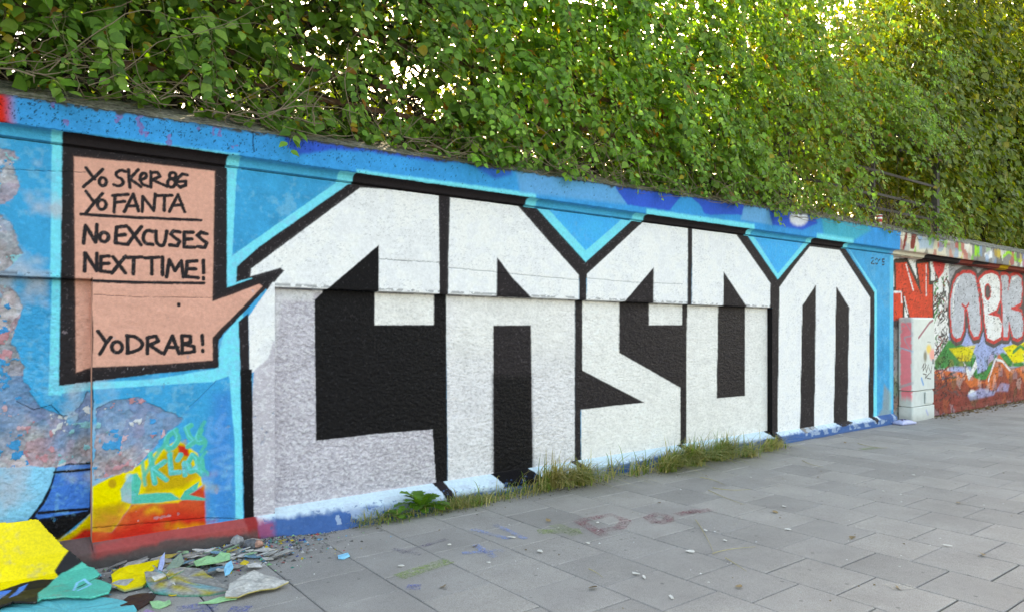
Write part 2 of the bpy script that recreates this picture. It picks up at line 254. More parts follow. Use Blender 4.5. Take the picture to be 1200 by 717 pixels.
('P','r','jet',0.05,1.0,0,[(4.061,1.138),(4.535,1.117),(4.546,0.77),(4.566,-0.274),(4.072,-0.195),(4.061,0.805)]),
('P','r','white2',0.006,1.0,0,[(5.229,2.005),(7.017,2.008),(7.017,-0.247),(5.229,-0.013)]),
('P','u','black',0.006,1.0,0,[(6.102,3.101),(7.02,3.099),(7.02,2.766),(6.102,2.731)]),
('P','u','black',0.006,1.0,0,[(5.13,2.171),(5.234,2.203),(5.234,1.82),(5.13,1.819)]),
('P','u','white',0.006,1.0,0,[(5.245,2.173),(6.143,2.822),(6.515,2.831),(6.929,2.826),(6.919,1.827),(5.234,1.839)]),
('P','u','black',0.006,1.0,0,[(6.306,2.298),(6.304,1.798),(5.727,1.809),(5.829,1.899)]),
('P','r','black',0.006,1.0,0,[(5.14,2.003),(5.244,2.006),(5.244,1.146),(6.234,0.734),(5.737,0.732),(5.221,0.723),(5.232,-0.013),(5.136,-0.001)]),
('P','r','black',0.006,1.0,0,[(5.812,1.975),(6.308,1.979),(6.308,1.633),(6.91,1.634),(6.91,2.005),(7.005,2.008),(6.989,0.866),(6.989,-0.243),(6.874,-0.228),(6.874,0.874),(5.812,1.322)]),
('P','u','black',0.006,1.0,0,[(6.922,2.862),(7.007,2.859),(6.997,1.786),(6.916,1.785)]),
('P','u','black',0.006,1.0,0,[(6.922,3.089),(8.226,3.168),(8.125,2.855),(7.85,2.635),(6.922,2.727)]),
('P','u','black',0.006,1.0,0,[(6.922,2.862),(8.036,2.893),(8.847,2.267),(8.888,2.056),(8.741,2.052)]),
('P','u','white',0.006,1.0,0,[(7.01,2.817),(7.887,2.815),(8.303,2.495),(8.741,2.15),(8.751,1.784),(6.997,1.786)]),
('P','u','black',0.006,1.0,0,[(7.637,2.31),(8.149,1.862),(8.226,1.778),(7.621,1.772)]),
('P','r','white2',0.006,1.0,0,[(7.005,2.008),(8.841,1.975),(8.841,-0.249),(6.989,-0.034)]),
('P','r','black',0.006,1.0,0,[(7.627,1.97),(8.208,1.984),(8.197,0.694),(7.591,0.699)]),
('P','r','jet',0.006,1.0,0,[(8.769,2.056),(9.052,2.063),(9.052,-0.273),(8.728,-0.235)]),
('P','u','black',0.006,1.0,0,[(8.682,2.225),(8.909,2.234),(8.888,-0.007),(8.601,0.022)]),
('P','u','white',0.006,1.0,0,[(8.897,2.154),(9.274,2.465),(9.679,2.77),(10.08,2.772),(10.526,2.772),(11.492,2.069),(11.444,0.964),(11.407,-0.262),(8.847,-0.003)]),
('P','u','black',0.006,1.0,0,[(9.479,1.913),(9.842,2.217),(9.83,1.146),(9.795,0.088),(9.416,0.098),(9.452,1.156)]),
('P','u','black',0.006,1.0,0,[(10.423,2.222),(10.821,1.904),(10.784,0.987),(10.75,0.002),(10.338,0.039),(10.388,1.13)]),
('P','u','black',0.006,1.0,0,[(10.526,2.772),(10.526,2.945),(10.673,2.825),(11.634,2.158),(11.614,0.958),(11.571,-0.279),(11.402,-0.262),(11.447,0.964),(11.492,2.069)]),
('P','u','cyan',0.006,1.0,0,[(10.673,2.904),(10.771,2.832),(11.721,2.189),(11.721,-0.016),(11.591,-0.005),(11.623,0.958),(11.634,2.158)]),
('P','u','cyan',0.01,0.6,0,[(12.166,2.784),(12.288,2.791),(12.257,0.222),(12.135,0.231)]),
('P','u','ochre',0.05,0.4,0,[(11.955,0.665),(12.196,0.511),(12.196,0.056),(11.663,0.099),(11.896,0.276)]),
('P','u','cyan',0.006,1.0,0,[(4.413,2.907),(5.226,2.299),(6.141,2.949),(6.141,3.242),(4.413,3.162)]),
('P','u','azure',0.006,1.0,0,[(4.556,2.922),(5.226,2.423),(5.957,2.931),(5.957,3.22),(4.556,3.181)]),
('P','u','cyan',0.006,1.0,0,[(8.125,2.834),(8.857,2.259),(9.732,2.876),(9.732,3.248),(8.125,3.171)]),
('P','u','azure',0.006,1.0,0,[(8.249,2.844),(8.857,2.339),(9.583,2.865),(9.583,3.234),(8.249,3.183)]),
('L','u','black',0.002,1.0,0.0089,[(11.506,2.703),(11.591,2.715),(11.6,2.681),(11.514,2.621),(11.62,2.62)]),
('L','u','black',0.002,1.0,0.009,[(11.747,2.669),(11.742,2.649),(11.729,2.633),(11.711,2.623),(11.69,2.622),(11.672,2.63),(11.659,2.644),(11.654,2.663),(11.659,2.683),(11.672,2.699),(11.69,2.709),(11.711,2.71),(11.729,2.702),(11.742,2.688),(11.747,2.669)]),
('L','u','black',0.002,1.0,0.0091,[(11.785,2.691),(11.831,2.715),(11.826,2.62)]),
('L','u','black',0.002,1.0,0.0091,[(11.979,2.714),(11.902,2.712),(11.902,2.67),(11.973,2.668),(11.967,2.629),(11.89,2.619)]),
('P','v','black',0.012,1.0,0,[(2.533,3.264),(4.385,3.579),(4.385,2.059),(2.533,1.988)]),
('P','v','black',0.012,1.0,0,[(6.087,3.869),(8.071,4.207),(8.071,2.2),(6.087,2.124)]),
('P','v','black',0.012,1.0,0,[(9.643,4.475),(10.603,4.638),(10.603,2.297),(9.643,2.26)]),
('P','v','cyan',0.006,1.0,0,[(4.385,3.579),(4.516,3.602),(4.516,2.064),(4.385,2.059)]),
('P','v','cyan',0.006,1.0,0,[(5.918,3.84),(6.101,3.871),(6.101,2.125),(5.918,2.118)]),
('P','v','cyan',0.006,1.0,0,[(8.071,4.207),(8.185,4.226),(8.185,2.204),(8.071,2.2)]),
('P','v','cyan',0.006,1.0,0,[(9.518,4.453),(9.655,4.477),(9.655,2.26),(9.518,2.255)]),
('P','v','cyan',0.006,1.0,0,[(10.577,4.634),(10.706,4.656),(10.706,2.3),(10.577,2.296)]),
('P','v','cyan',0.006,1.0,0,[(2.405,3.242),(2.54,3.265),(2.54,1.989),(2.405,1.984)]),
('P','c','red',0.05,1.0,0,[(-0.607,3.141),(0.202,3.226),(0.219,2.75),(-0.607,2.716)]),
('P','c','cyan',0.014,1.0,0,[(0.481,2.821),(1.001,2.829),(1.598,2.837),(1.598,2.894),(1.001,2.883),(0.481,2.872)]),
('P','c','cyan',0.014,1.0,0,[(2.543,2.847),(3.412,2.853),(4.456,2.859),(4.456,2.927),(3.412,2.917),(2.543,2.907)]),
('P','c','cyan',0.014,1.0,0,[(6.062,2.863),(7.03,2.864),(8.153,2.864),(8.153,2.948),(7.03,2.943),(6.062,2.938)]),
('P','c','cyan',0.014,1.0,0,[(9.687,2.862),(10.199,2.861),(10.744,2.86),(10.744,2.956),(10.199,2.954),(9.687,2.953)]),
('P','c','royal',0.02,1.0,0,[(1.918,3.146),(2.263,3.204),(2.713,3.174),(3.252,3.207),(3.758,3.221),(3.758,3.142),(3.296,3.077),(2.955,3.073),(2.635,3.069),(2.335,3.038),(2.053,2.955),(1.958,3.007)]),
('P','c','royal',0.025,0.8,0,[(3.568,3.193),(4.158,3.231),(4.158,3.075),(3.954,3.008),(3.719,3.089)]),
('P','c','fpale',0.03,0.8,0,[(4.158,3.281),(5.531,3.3),(5.637,3.109),(5.757,2.954),(4.262,2.914)]),
('P','c','royal',0.012,1.0,0,[(5.505,3.25),(7.708,3.32),(8.077,3.218),(7.927,3.048),(7.188,2.978),(6.703,3.053),(6.472,2.959),(5.992,2.95),(5.757,2.954),(5.584,3.103)]),
('P','c','fblue',0.01,1.0,0,[(6.472,2.969),(6.703,3.174),(6.829,3.178),(7.055,3.058),(7.121,2.951)]),
('P','c','fpale',0.02,1.0,0,[(7.927,3.18),(8.366,3.316),(8.544,3.187),(8.564,2.972),(7.853,2.976)]),
('P','c','royal',0.02,1.0,0,[(8.425,3.323),(8.978,3.337),(9.526,3.298),(9.71,3.096),(9.302,2.964),(8.564,2.972)]),
('P','c','white',0.03,0.9,0,[(9.458,3.146),(9.434,3.097),(9.366,3.053),(9.268,3.023),(9.161,3.014),(9.066,3.027),(9.001,3.058),(8.978,3.102),(9.001,3.15),(9.066,3.193),(9.161,3.223),(9.268,3.234),(9.366,3.222),(9.434,3.191),(9.458,3.146)]),
('P','c','teal',0.04,0.5,0,[(9.803,3.252),(11.01,3.29),(11.283,3.127),(10.744,2.926),(9.874,2.949)]),
('P','c','cream',0.01,1.0,0,[(12.337,3.283),(15.372,3.323),(15.372,2.8),(12.285,2.851)]),
('P','c','maroon',0.008,1.0,0,[(12.494,3.224),(12.574,3.207),(12.494,2.912),(12.389,2.905)]),
('P','c','maroon',0.008,1.0,0,[(12.708,3.218),(12.926,3.211),(12.816,2.934),(12.681,2.925)]),
('P','c','fpale',0.03,0.5,0,[(13.009,3.144),(13.64,3.191),(13.581,2.984),(13.009,2.946)]),
('P','c','rust',0.03,0.7,0,[(14.063,3.12),(14.698,3.192),(14.698,3.031),(14.25,3.002)]),
('P','c','mred',0.02,0.8,0,[(13.759,3.111),(14.032,3.138),(14.032,3.04),(13.759,3.022)]),
('P','c','dgrey',0.02,0.5,0,[(14.44,3.226),(14.83,3.215),(15.372,2.91),(15.098,2.894),(14.698,3.085)]),
('P','c','concrete',0.02,1.0,0,[(15.303,3.263),(22.769,3.519),(22.769,2.896),(15.303,2.796)]),
('P','c','lime',0.012,1.0,0,[(15.428,3.189),(15.69,3.194),(15.69,2.97),(15.428,2.968)]),
('P','c','lime',0.012,1.0,0,[(16.016,3.174),(16.254,3.175),(16.201,3.058),(16.016,3.06)]),
('L','c','lime',0.01,1.0,0.0359,[(16.855,3.025),(17.256,3.168),(17.672,3.042),(17.971,2.998)]),
('P','c','white',0.012,1.0,0,[(15.906,3.039),(16.352,3.168),(16.39,2.997),(16.016,2.933)]),
('P','c','ochre',0.02,0.7,0,[(16.428,3.173),(16.855,3.142),(16.815,3.008),(16.466,3.031)]),
('P','c','lilac',0.04,0.6,0,[(18.014,3.185),(20.497,3.239),(20.497,2.934),(18.014,2.908)]),
('L','c','royal',0.01,1.0,0.0288,[(18.547,3.156),(19.102,2.996),(19.682,3.158)]),
('P','v','cream',0.01,1.0,0,[(12.215,2.97),(13.792,3.029),(13.792,2.721),(12.215,2.638)]),
('P','v','black',0.01,1.0,0,[(13.41,3.003),(14.927,2.97),(14.927,2.781),(13.41,2.701)]),
('P','v','maroon',0.01,1.0,0,[(14.927,3.024),(16.495,3.037),(21.827,3.073),(21.827,2.788),(14.927,2.672)]),
('P','v','black',0.01,1.0,0,[(15.543,3.008),(16.343,2.999),(16.343,2.855),(15.543,2.813)]),
('P','v','ochre',0.01,1.0,0,[(16.962,3.006),(17.448,3.004),(17.448,2.732),(16.962,2.71)]),
('P','v','fpale',0.01,1.0,0,[(12.088,3.032),(12.215,3.042),(12.215,2.638),(12.088,2.631)]),
('P','p','pwhite',0.02,1.0,0,[(1.746,0.46),(1.977,0.33),(3.357,0.403),(8.554,0.492),(11.715,0.541),(11.715,0.112),(9.423,0.119),(8.675,0.111),(6.789,0.128),(5.369,0.097),(4.648,0.064),(3.905,0.073),(3.357,0.072),(2.669,0.109),(2.292,0.119),(1.943,0.128),(1.746,0.121)]),
('P','p','black',0.012,1.0,0,[(1.657,0.214),(1.739,0.2),(1.785,-0.134),(1.701,-0.118)]),
('P','p','black',0.006,1.0,0,[(3.357,0.249),(3.475,0.234),(3.558,-0.012),(3.558,-0.169),(3.438,-0.149),(3.429,0.031)]),
('P','p','jet',0.006,1.0,0,[(3.98,0.25),(4.475,0.223),(4.603,0.069),(4.603,-0.086),(4.087,-0.06),(4.087,0.088)]),
('P','p','pblue',0.01,1.0,0,[(4.087,0.064),(4.603,0.044),(4.603,-0.034),(4.087,-0.011)]),
('P','p','black',0.006,1.0,0,[(5.04,0.226),(5.131,0.225),(5.268,0.064),(5.268,-0.091),(5.168,-0.077),(5.156,0.069)]),
('P','p','black',0.006,1.0,0,[(6.742,0.235),(6.853,0.234),(7.063,0.057),(7.063,-0.079),(6.965,-0.067),(6.933,0.051)]),
('P','p','black',0.006,1.0,0,[(8.554,0.261),(8.737,0.245),(8.861,0.094),(8.861,-0.059),(8.737,-0.046),(8.716,0.096)]),
('P','p','concrete',0.01,1.0,0,[(9.378,0.19),(9.742,0.208),(9.835,0.138),(9.445,0.099)]),
('P','p','black',0.006,1.0,0,[(10.294,0.226),(10.7,0.232),(10.857,0.128),(10.495,0.093)]),
('P','p','black',0.006,1.0,0,[(11.345,0.25),(11.514,0.251),(11.657,0.13),(11.599,0.039),(11.486,0.117)]),
('P','p','mred',0.03,0.5,0,[(0.662,0.144),(1.146,0.222),(1.695,0.195),(1.876,0.099),(1.863,-0.004),(1.619,0.001),(1.146,0.052),(0.662,0.03)]),
('P','p','dgrey',0.02,0.9,0,[(0.431,-0.034),(0.662,0.058),(1.146,0.113),(1.682,0.041),(1.746,-0.192),(0.431,-0.256)]),
('P','u','midblue',0.01,1.0,0,[(1.461,1.216),(1.738,1.266),(1.652,0.069),(1.38,0.117),(1.334,0.535),(0.945,0.653)]),
('P','u','blue',0.01,1.0,0,[(1.461,1.216),(1.738,1.266),(1.652,0.069),(1.38,0.117),(1.334,0.535),(0.945,0.653)]),
('P','u','midblue',0.08,0.6,0,[(1.449,1.106),(1.579,1.148),(1.615,0.15),(1.426,0.109),(1.38,0.529),(1.426,0.889)]),
('P','u','yellow',0.008,1.0,0,[(0.666,0.542),(0.763,0.585),(0.945,0.649),(1.071,0.744),(1.2,0.801),(1.334,0.691),(1.368,0.458),(1.2,0.338),(0.904,0.384),(0.783,0.211),(0.666,0.22)]),
('P','u','ochre',0.03,1.0,0,[(0.666,0.398),(0.883,0.41),(0.783,0.211),(0.666,0.242)]),
('P','u','ochre',0.03,0.9,0,[(1.113,0.727),(1.245,0.785),(1.334,0.535),(1.245,0.451),(0.986,0.44),(0.966,0.559)]),
('P','u','ochre',0.008,1.0,0,[(0.811,0.54),(0.808,0.527),(0.801,0.517),(0.791,0.512),(0.779,0.514),(0.769,0.521),(0.762,0.533),(0.759,0.547),(0.762,0.561),(0.769,0.571),(0.779,0.575),(0.791,0.574),(0.801,0.566),(0.808,0.555),(0.811,0.54)]),
('P','u','red',0.01,1.0,0,[(0.609,0.253),(0.783,0.211),(0.904,0.384),(1.2,0.35),(1.38,0.456),(1.391,0.139),(1.426,0.036),(1.071,0.031),(0.496,0.033),(0.478,0.167)]),
('P','u','redd',0.05,0.6,0,[(0.478,0.21),(0.705,0.146),(1.007,0.159),(1.426,0.133),(1.426,-0.013),(0.705,0.012),(0.478,0.037)]),
('P','u','red',0.01,1.0,0,[(1.2,0.765),(1.267,0.747),(1.278,0.674),(1.211,0.693)]),
('P','u','cyan',0.006,1.0,0,[(1.555,1.273),(1.635,1.295),(1.659,0.13),(1.603,0.127),(1.596,0.75)]),
('P','u','red',0.02,1.0,0,[(1.289,0.133),(1.676,0.102),(1.676,0.002),(1.289,0.049)]),
('P','u','jet',0.006,1.0,0,[(1.635,1.295),(1.726,1.292),(1.743,-0.023),(1.669,-0.009)]),
('P','u','orange',0.06,0.4,0,[(0.904,0.395),(1.049,0.403),(1.245,0.374),(1.38,0.42),(1.384,0.237),(1.2,0.291),(0.986,0.279),(0.823,0.215)]),
('P','u','orange',0.05,0.6,0,[(0.675,0.307),(0.803,0.286),(0.763,0.18),(0.675,0.174)]),
('L','u','yellow',0.03,0.4,0.0102,[(1.302,0.175),(1.365,0.165),(1.416,0.123)]),
('L','u','redd',0.03,0.4,0.0132,[(0.777,0.224),(0.777,0.227),(0.813,0.192)]),
('L','u','redd',0.03,0.4,0.0112,[(1.39,0.068),(1.371,0.09),(1.476,0.017)]),
('L','u','orange',0.03,0.4,0.025,[(0.85,0.349),(0.846,0.345),(0.875,0.308)]),
('L','u','ochre',0.03,0.4,0.0173,[(0.848,0.55),(0.799,0.582),(0.86,0.567)]),
('L','u','ochre',0.03,0.4,0.0097,[(1.131,0.212),(1.126,0.187),(1.169,0.167)]),
('L','u','yellow',0.03,0.4,0.0234,[(1.262,0.151),(1.2,0.182),(1.285,0.102)]),
('L','u','orange',0.03,0.4,0.0098,[(0.911,0.52),(0.95,0.537),(0.931,0.479)]),
('L','u','red',0.03,0.4,0.0122,[(0.842,0.161),(0.787,0.19),(0.918,0.146)]),
('L','u','yellow',0.03,0.4,0.0124,[(1.012,0.403),(1.034,0.408),(1.002,0.394)]),
('L','u','ochre',0.03,0.4,0.0093,[(1.092,0.365),(1.087,0.366),(1.035,0.345)]),
('L','u','yellow',0.03,0.4,0.0172,[(1.004,0.318),(1.049,0.328),(1.081,0.308)]),
('L','u','orange',0.03,0.4,0.0115,[(1.02,0.27),(0.959,0.287),(0.963,0.25)]),
('L','u','red',0.03,0.4,0.0204,[(0.864,0.283),(0.885,0.259),(0.899,0.305)]),
('L','u','ochre',0.03,0.4,0.0252,[(0.758,0.292),(0.731,0.31),(0.814,0.269)]),
('L','u','orange',0.03,0.4,0.0101,[(1.398,0.521),(1.455,0.529),(1.277,0.507)]),
('L','u','yellow',0.03,0.4,0.013,[(0.938,0.365),(0.877,0.355),(0.99,0.381)]),
('L','u','orange',0.03,0.4,0.0143,[(1.055,0.194),(1.089,0.177),(1.096,0.224)]),
('L','u','orange',0.03,0.4,0.013,[(0.81,0.302),(0.864,0.286),(0.735,0.333)]),
('L','u','ochre',0.03,0.4,0.0114,[(1.172,0.184),(1.133,0.2),(1.18,0.175)]),
('L','u','red',0.03,0.4,0.0143,[(1.35,0.201),(1.369,0.175),(1.453,0.177)]),
('L','u','orange',0.03,0.4,0.0172,[(0.798,0.292),(0.765,0.281),(0.873,0.278)]),
('L','u','yellow',0.03,0.4,0.021,[(1.392,0.459),(1.385,0.448),(1.459,0.413)]),
('L','u','redd',0.03,0.4,0.0097,[(1.365,0.072),(1.339,0.084),(1.327,0.057)]),
('L','u','red',0.03,0.4,0.0132,[(1.199,0.154),(1.155,0.18),(1.247,0.126)]),
('L','u','redd',0.03,0.4,0.0127,[(0.949,0.157),(0.995,0.141),(0.837,0.136)]),
('L','u','teal',0.005,1.0,0.0184,[(1.189,0.873),(1.185,0.871),(1.177,0.865),(1.165,0.858),(1.149,0.847),(1.136,0.835),(1.128,0.821),(1.124,0.805),(1.124,0.788),(1.127,0.774),(1.132,0.763),(1.14,0.755),(1.151,0.751),(1.162,0.752),(1.173,0.759),(1.184,0.77),(1.195,0.787),(1.201,0.802),(1.202,0.817),(1.199,0.831),(1.191,0.843),(1.185,0.853),(1.181,0.859),(1.178,0.862)]),
('L','u','teal',0.005,1.0,0.0186,[(1.289,0.9),(1.256,0.879),(1.278,0.817),(1.312,0.778),(1.267,0.747)]),
('L','u','teal',0.005,1.0,0.0188,[(1.357,0.858),(1.355,0.855),(1.351,0.847),(1.344,0.837),(1.336,0.822),(1.331,0.809),(1.329,0.797),(1.331,0.787),(1.337,0.777),(1.343,0.77),(1.351,0.767),(1.358,0.766),(1.367,0.768),(1.373,0.77),(1.378,0.771),(1.38,0.771)]),
('L','u','teal',0.005,1.0,0.0181,[(1.018,0.726),(1.049,0.513)]),
('L','u','teal',0.005,1.0,0.0182,[(1.113,0.657),(1.039,0.607),(1.124,0.526)]),
('L','u','teal',0.005,1.0,0.0184,[(1.146,0.7),(1.157,0.569),(1.211,0.569)]),
('L','u','teal',0.005,1.0,0.0185,[(1.245,0.63),(1.249,0.546)]),
('L','u','teal',0.005,1.0,0.0187,[(1.3,0.683),(1.267,0.627),(1.285,0.565),(1.334,0.571),(1.334,0.643),(1.3,0.683)]),
('L','u','teal',0.005,1.0,0.0187,[(1.316,0.585),(1.368,0.53)]),
('L','u','teal',0.005,1.0,0.0188,[(1.362,0.64),(1.368,0.542),(1.391,0.54)]),
('L','u','teal',0.005,1.0,0.0185,[(1.2,0.659),(1.218,0.692)]),
('L','u','cyan',0.006,0.5,0.0049,[(1.181,0.886),(1.177,0.883),(1.168,0.878),(1.156,0.87),(1.14,0.86),(1.128,0.848),(1.12,0.834),(1.116,0.818),(1.116,0.8),(1.118,0.786),(1.124,0.775),(1.132,0.768),(1.143,0.764),(1.153,0.765),(1.164,0.771),(1.175,0.783),(1.186,0.799),(1.192,0.815),(1.194,0.83),(1.19,0.843),(1.182,0.856),(1.176,0.865),(1.172,0.872),(1.17,0.875)]),
('L','u','cyan',0.006,0.5,0.005,[(1.28,0.913),(1.247,0.892),(1.269,0.83),(1.303,0.791),(1.258,0.759)]),
('L','u','cyan',0.006,0.5,0.005,[(1.348,0.871),(1.346,0.867),(1.341,0.86),(1.335,0.85),(1.327,0.835),(1.322,0.822),(1.32,0.81),(1.322,0.8),(1.328,0.79),(1.334,0.783),(1.341,0.78),(1.349,0.779),(1.358,0.781),(1.364,0.783),(1.369,0.784),(1.371,0.784)]),
('L','u','cyan',0.006,0.5,0.0048,[(1.009,0.738),(1.041,0.526)]),
('L','u','cyan',0.006,0.5,0.0048,[(1.105,0.67),(1.03,0.62),(1.116,0.539)]),
('L','u','cyan',0.006,0.5,0.0049,[(1.137,0.713),(1.148,0.582),(1.203,0.582)]),
('L','u','cyan',0.006,0.5,0.0049,[(1.236,0.643),(1.24,0.559)]),
('L','u','cyan',0.006,0.5,0.005,[(1.291,0.696),(1.258,0.64),(1.276,0.578),(1.325,0.584),(1.325,0.656),(1.291,0.696)]),
('L','u','cyan',0.006,0.5,0.005,[(1.307,0.598),(1.359,0.544)]),
('L','u','cyan',0.006,0.5,0.005,[(1.352,0.653),(1.359,0.556),(1.382,0.553)]),
('L','u','cyan',0.006,0.5,0.0049,[(1.192,0.671),(1.209,0.705)]),
('L','u','teal',0.008,0.85,0.0121,[(1.124,0.797),(1.049,0.688),(0.986,0.579)]),
('L','u','teal',0.008,0.85,0.0125,[(1.38,0.917),(1.377,0.912),(1.371,0.901),(1.363,0.886),(1.351,0.866),(1.347,0.847),(1.35,0.829),(1.36,0.811),(1.377,0.794),(1.387,0.777),(1.39,0.76),(1.386,0.743),(1.374,0.726),(1.366,0.714),(1.36,0.705),(1.357,0.701)]),
('L','u','teal',0.008,0.85,0.012,[(0.966,0.697),(0.986,0.51)]),
('L','u','teal',0.008,0.85,0.0125,[(1.391,0.697),(1.334,0.631),(1.403,0.526)]),
('L','u','teal',0.008,0.85,0.0122,[(1.071,0.744),(1.113,0.762),(1.157,0.711)]),
('L','u','lblue2',0.012,0.55,0.0189,[(1.426,0.937),(1.403,0.818),(1.437,0.766)]),
('L','u','lblue2',0.012,0.55,0.019,[(1.449,0.862),(1.508,0.808),(1.472,0.75)]),
('L','u','lblue2',0.012,0.55,0.0191,[(1.52,0.954),(1.472,0.885),(1.543,0.829)]),
('L','u','lblue2',0.012,0.55,0.0191,[(1.426,0.694),(1.543,0.718),(1.567,0.654),(1.449,0.618),(1.567,0.555)]),
('L','u','lblue2',0.012,0.55,0.019,[(1.38,0.529),(1.426,0.413),(1.543,0.409),(1.567,0.505),(1.449,0.545),(1.426,0.474)]),
('P','u','teal',0.005,1.0,0,[(0.935,0.597),(0.894,0.591),(0.833,0.497),(0.843,0.416),(0.904,0.388),(1.071,0.37),(1.211,0.372),(1.245,0.427),(1.346,0.485),(1.33,0.427),(1.278,0.398),(1.391,0.353),(1.384,0.339),(1.222,0.368),(1.157,0.428),(1.049,0.443),(0.945,0.446),(0.966,0.536)]),
('P','u','ltblue',0.01,0.6,0,[(0.914,0.565),(0.912,0.552),(0.905,0.542),(0.895,0.537),(0.884,0.538),(0.874,0.546),(0.868,0.558),(0.865,0.572),(0.868,0.585),(0.874,0.596),(0.884,0.601),(0.895,0.599),(0.905,0.592),(0.912,0.58),(0.914,0.565)]),
('P','r','ltblue',0.006,1.0,0,[(-0.15,0.762),(0.465,0.692),(0.436,0.573),(0.389,0.468),(0.309,0.35),(0.142,0.331),(-0.15,0.369)]),
('P','r','jet',0.005,1.0,0,[(0.465,0.692),(0.495,0.708),(0.678,0.706),(0.69,0.365),(0.471,0.189),(0.389,0.288),(0.309,0.353),(0.389,0.468),(0.436,0.573)]),
('P','r','midblue',0.005,1.0,0,[(0.473,0.691),(0.668,0.678),(0.659,0.392),(0.647,0.365),(0.366,0.354),(0.349,0.375),(0.406,0.459),(0.441,0.544)]),
('L','r','jet',0.004,1.0,0.0098,[(0.459,0.651),(0.567,0.647),(0.671,0.644)]),
('L','r','jet',0.004,1.0,0.0097,[(0.372,0.393),(0.507,0.387),(0.647,0.378)]),
('P','r','yellow',0.01,1.0,0,[(0.471,0.192),(0.579,0.255),(0.678,0.353),(0.715,0.39),(0.715,0.144),(0.507,0.169)]),
('P','r','ochre',0.03,0.5,0,[(0.471,0.192),(0.579,0.24),(0.678,0.324),(0.69,0.221),(0.507,0.169)]),
('P','r','red',0.02,1.0,0,[(0.447,0.166),(0.543,0.19),(0.628,0.246),(0.69,0.235),(0.69,0.019),(0.543,0.063)]),
('P','r','dgrey',0.04,0.8,0,[(0.543,0.119),(0.603,0.122),(0.69,0.091),(0.69,-0.111),(0.507,-0.071)]),
('P','f','hw',0.01,1.0,0,[(12.431,2.927),(14.834,2.95),(14.834,1.656),(14.199,1.391),(14.161,1.325),(12.431,1.713)]),
('L','f','jet',0.006,1.0,0.0753,[(12.628,2.695),(13.054,2.734),(13.637,2.186),(13.47,2.725),(13.933,2.782),(13.971,2.375),(14.123,2.38),(14.123,1.754),(13.207,1.748),(12.91,2.213),(12.896,1.715),(12.483,1.677),(12.529,2.202),(12.661,2.221),(12.628,2.695)]),
('P','f','N',0.005,1.0,0,[(12.628,2.695),(13.054,2.734),(13.637,2.186),(13.47,2.725),(13.933,2.782),(13.971,2.375),(14.123,2.38),(14.123,1.754),(13.207,1.748),(12.91,2.213),(12.896,1.715),(12.483,1.677),(12.529,2.202),(12.661,2.221)]),
('L','f','hw',0.006,1.0,0.0196,[(13.033,2.692),(13.313,2.256)]),
('L','f','hw',0.006,1.0,0.0202,[(13.836,2.721),(13.851,2.175)]),
('L','f','hw',0.006,1.0,0.0192,[(12.575,2.203),(12.842,2.211),(12.869,2.026)]),
('L','f','hw',0.006,1.0,0.0194,[(13.102,1.842),(12.965,2.121)]),
('P','f','dgrey',0.03,1.0,0,[(12.444,1.713),(12.896,1.746),(12.896,1.591),(12.444,1.592)]),
('P','f','concrete',0.03,1.0,0,[(12.399,1.592),(14.672,1.589),(14.672,0.034),(12.399,0.198)]),
('P','f','green',0.1,0.3,0,[(12.399,0.804),(12.761,0.789),(12.761,0.418),(12.399,0.44)]),
('P','f','hw',0.01,1.0,0,[(14.161,2.613),(14.834,2.644),(14.834,0.363),(14.161,0.401)]),
('P','f','mred',0.02,1.0,0,[(14.084,2.84),(14.672,2.805),(14.592,2.633),(14.355,2.488),(14.199,2.615)]),
('L','f','green',0.006,1.0,0.0148,[(14.343,2.445),(14.184,2.404),(14.362,2.302)]),
('L','f','green',0.006,1.0,0.0158,[(14.763,2.553),(14.673,2.498),(14.604,2.412)]),
('L','f','dgrey',0.006,1.0,0.0188,[(14.728,0.959),(14.604,0.898),(14.779,0.744)]),
('L','f','black',0.006,1.0,0.0192,[(14.686,0.855),(14.621,0.784),(14.586,0.72)]),
('L','f','green',0.006,1.0,0.0189,[(14.367,0.735),(14.176,0.681),(14.448,0.584)]),
('L','f','green',0.006,1.0,0.0164,[(14.636,2.267),(14.609,2.216),(14.558,2.041)]),
('L','f','maroon',0.006,1.0,0.0206,[(14.238,2.556),(14.245,2.459),(14.316,2.438)]),
('L','f','black',0.006,1.0,0.0168,[(14.585,2.53),(14.561,2.476),(14.559,2.339)]),
('L','f','dgrey',0.006,1.0,0.0108,[(14.563,2.257),(14.39,2.196),(14.669,2.065)]),
('L','f','black',0.006,1.0,0.0127,[(14.344,1.982),(14.16,1.911),(14.182,1.737)]),
('L','f','dgrey',0.006,1.0,0.0098,[(14.37,1.283),(14.288,1.155),(14.478,1.119)]),
('L','f','black',0.006,1.0,0.013,[(14.737,1.39),(14.612,1.313),(14.59,1.233)]),
('L','f','black',0.006,1.0,0.0139,[(14.747,1.988),(14.729,1.917),(14.871,1.735)]),
('L','f','black',0.006,1.0,0.0143,[(14.528,1.763),(14.413,1.723),(14.353,1.637)]),
('L','f','black',0.006,1.0,0.0158,[(14.587,2.359),(14.62,2.294),(14.403,2.127)]),
('L','f','maroon',0.006,1.0,0.0206,[(14.374,0.628),(14.365,0.571),(14.339,0.525)]),
('L','f','green',0.006,1.0,0.0189,[(14.445,2.152),(14.444,2.115),(14.348,2.013)]),
('L','f','dgrey',0.006,1.0,0.0111,[(14.328,2.184),(14.154,2.055),(14.353,1.936)]),
('L','f','maroon',0.006,1.0,0.0193,[(14.435,0.821),(14.521,0.78),(14.39,0.658)]),
('L','f','black',0.006,1.0,0.0136,[(14.729,1.49),(14.793,1.374),(14.787,1.263)]),
('L','f','maroon',0.006,1.0,0.0186,[(14.504,1.323),(14.44,1.251),(14.502,1.092)]),
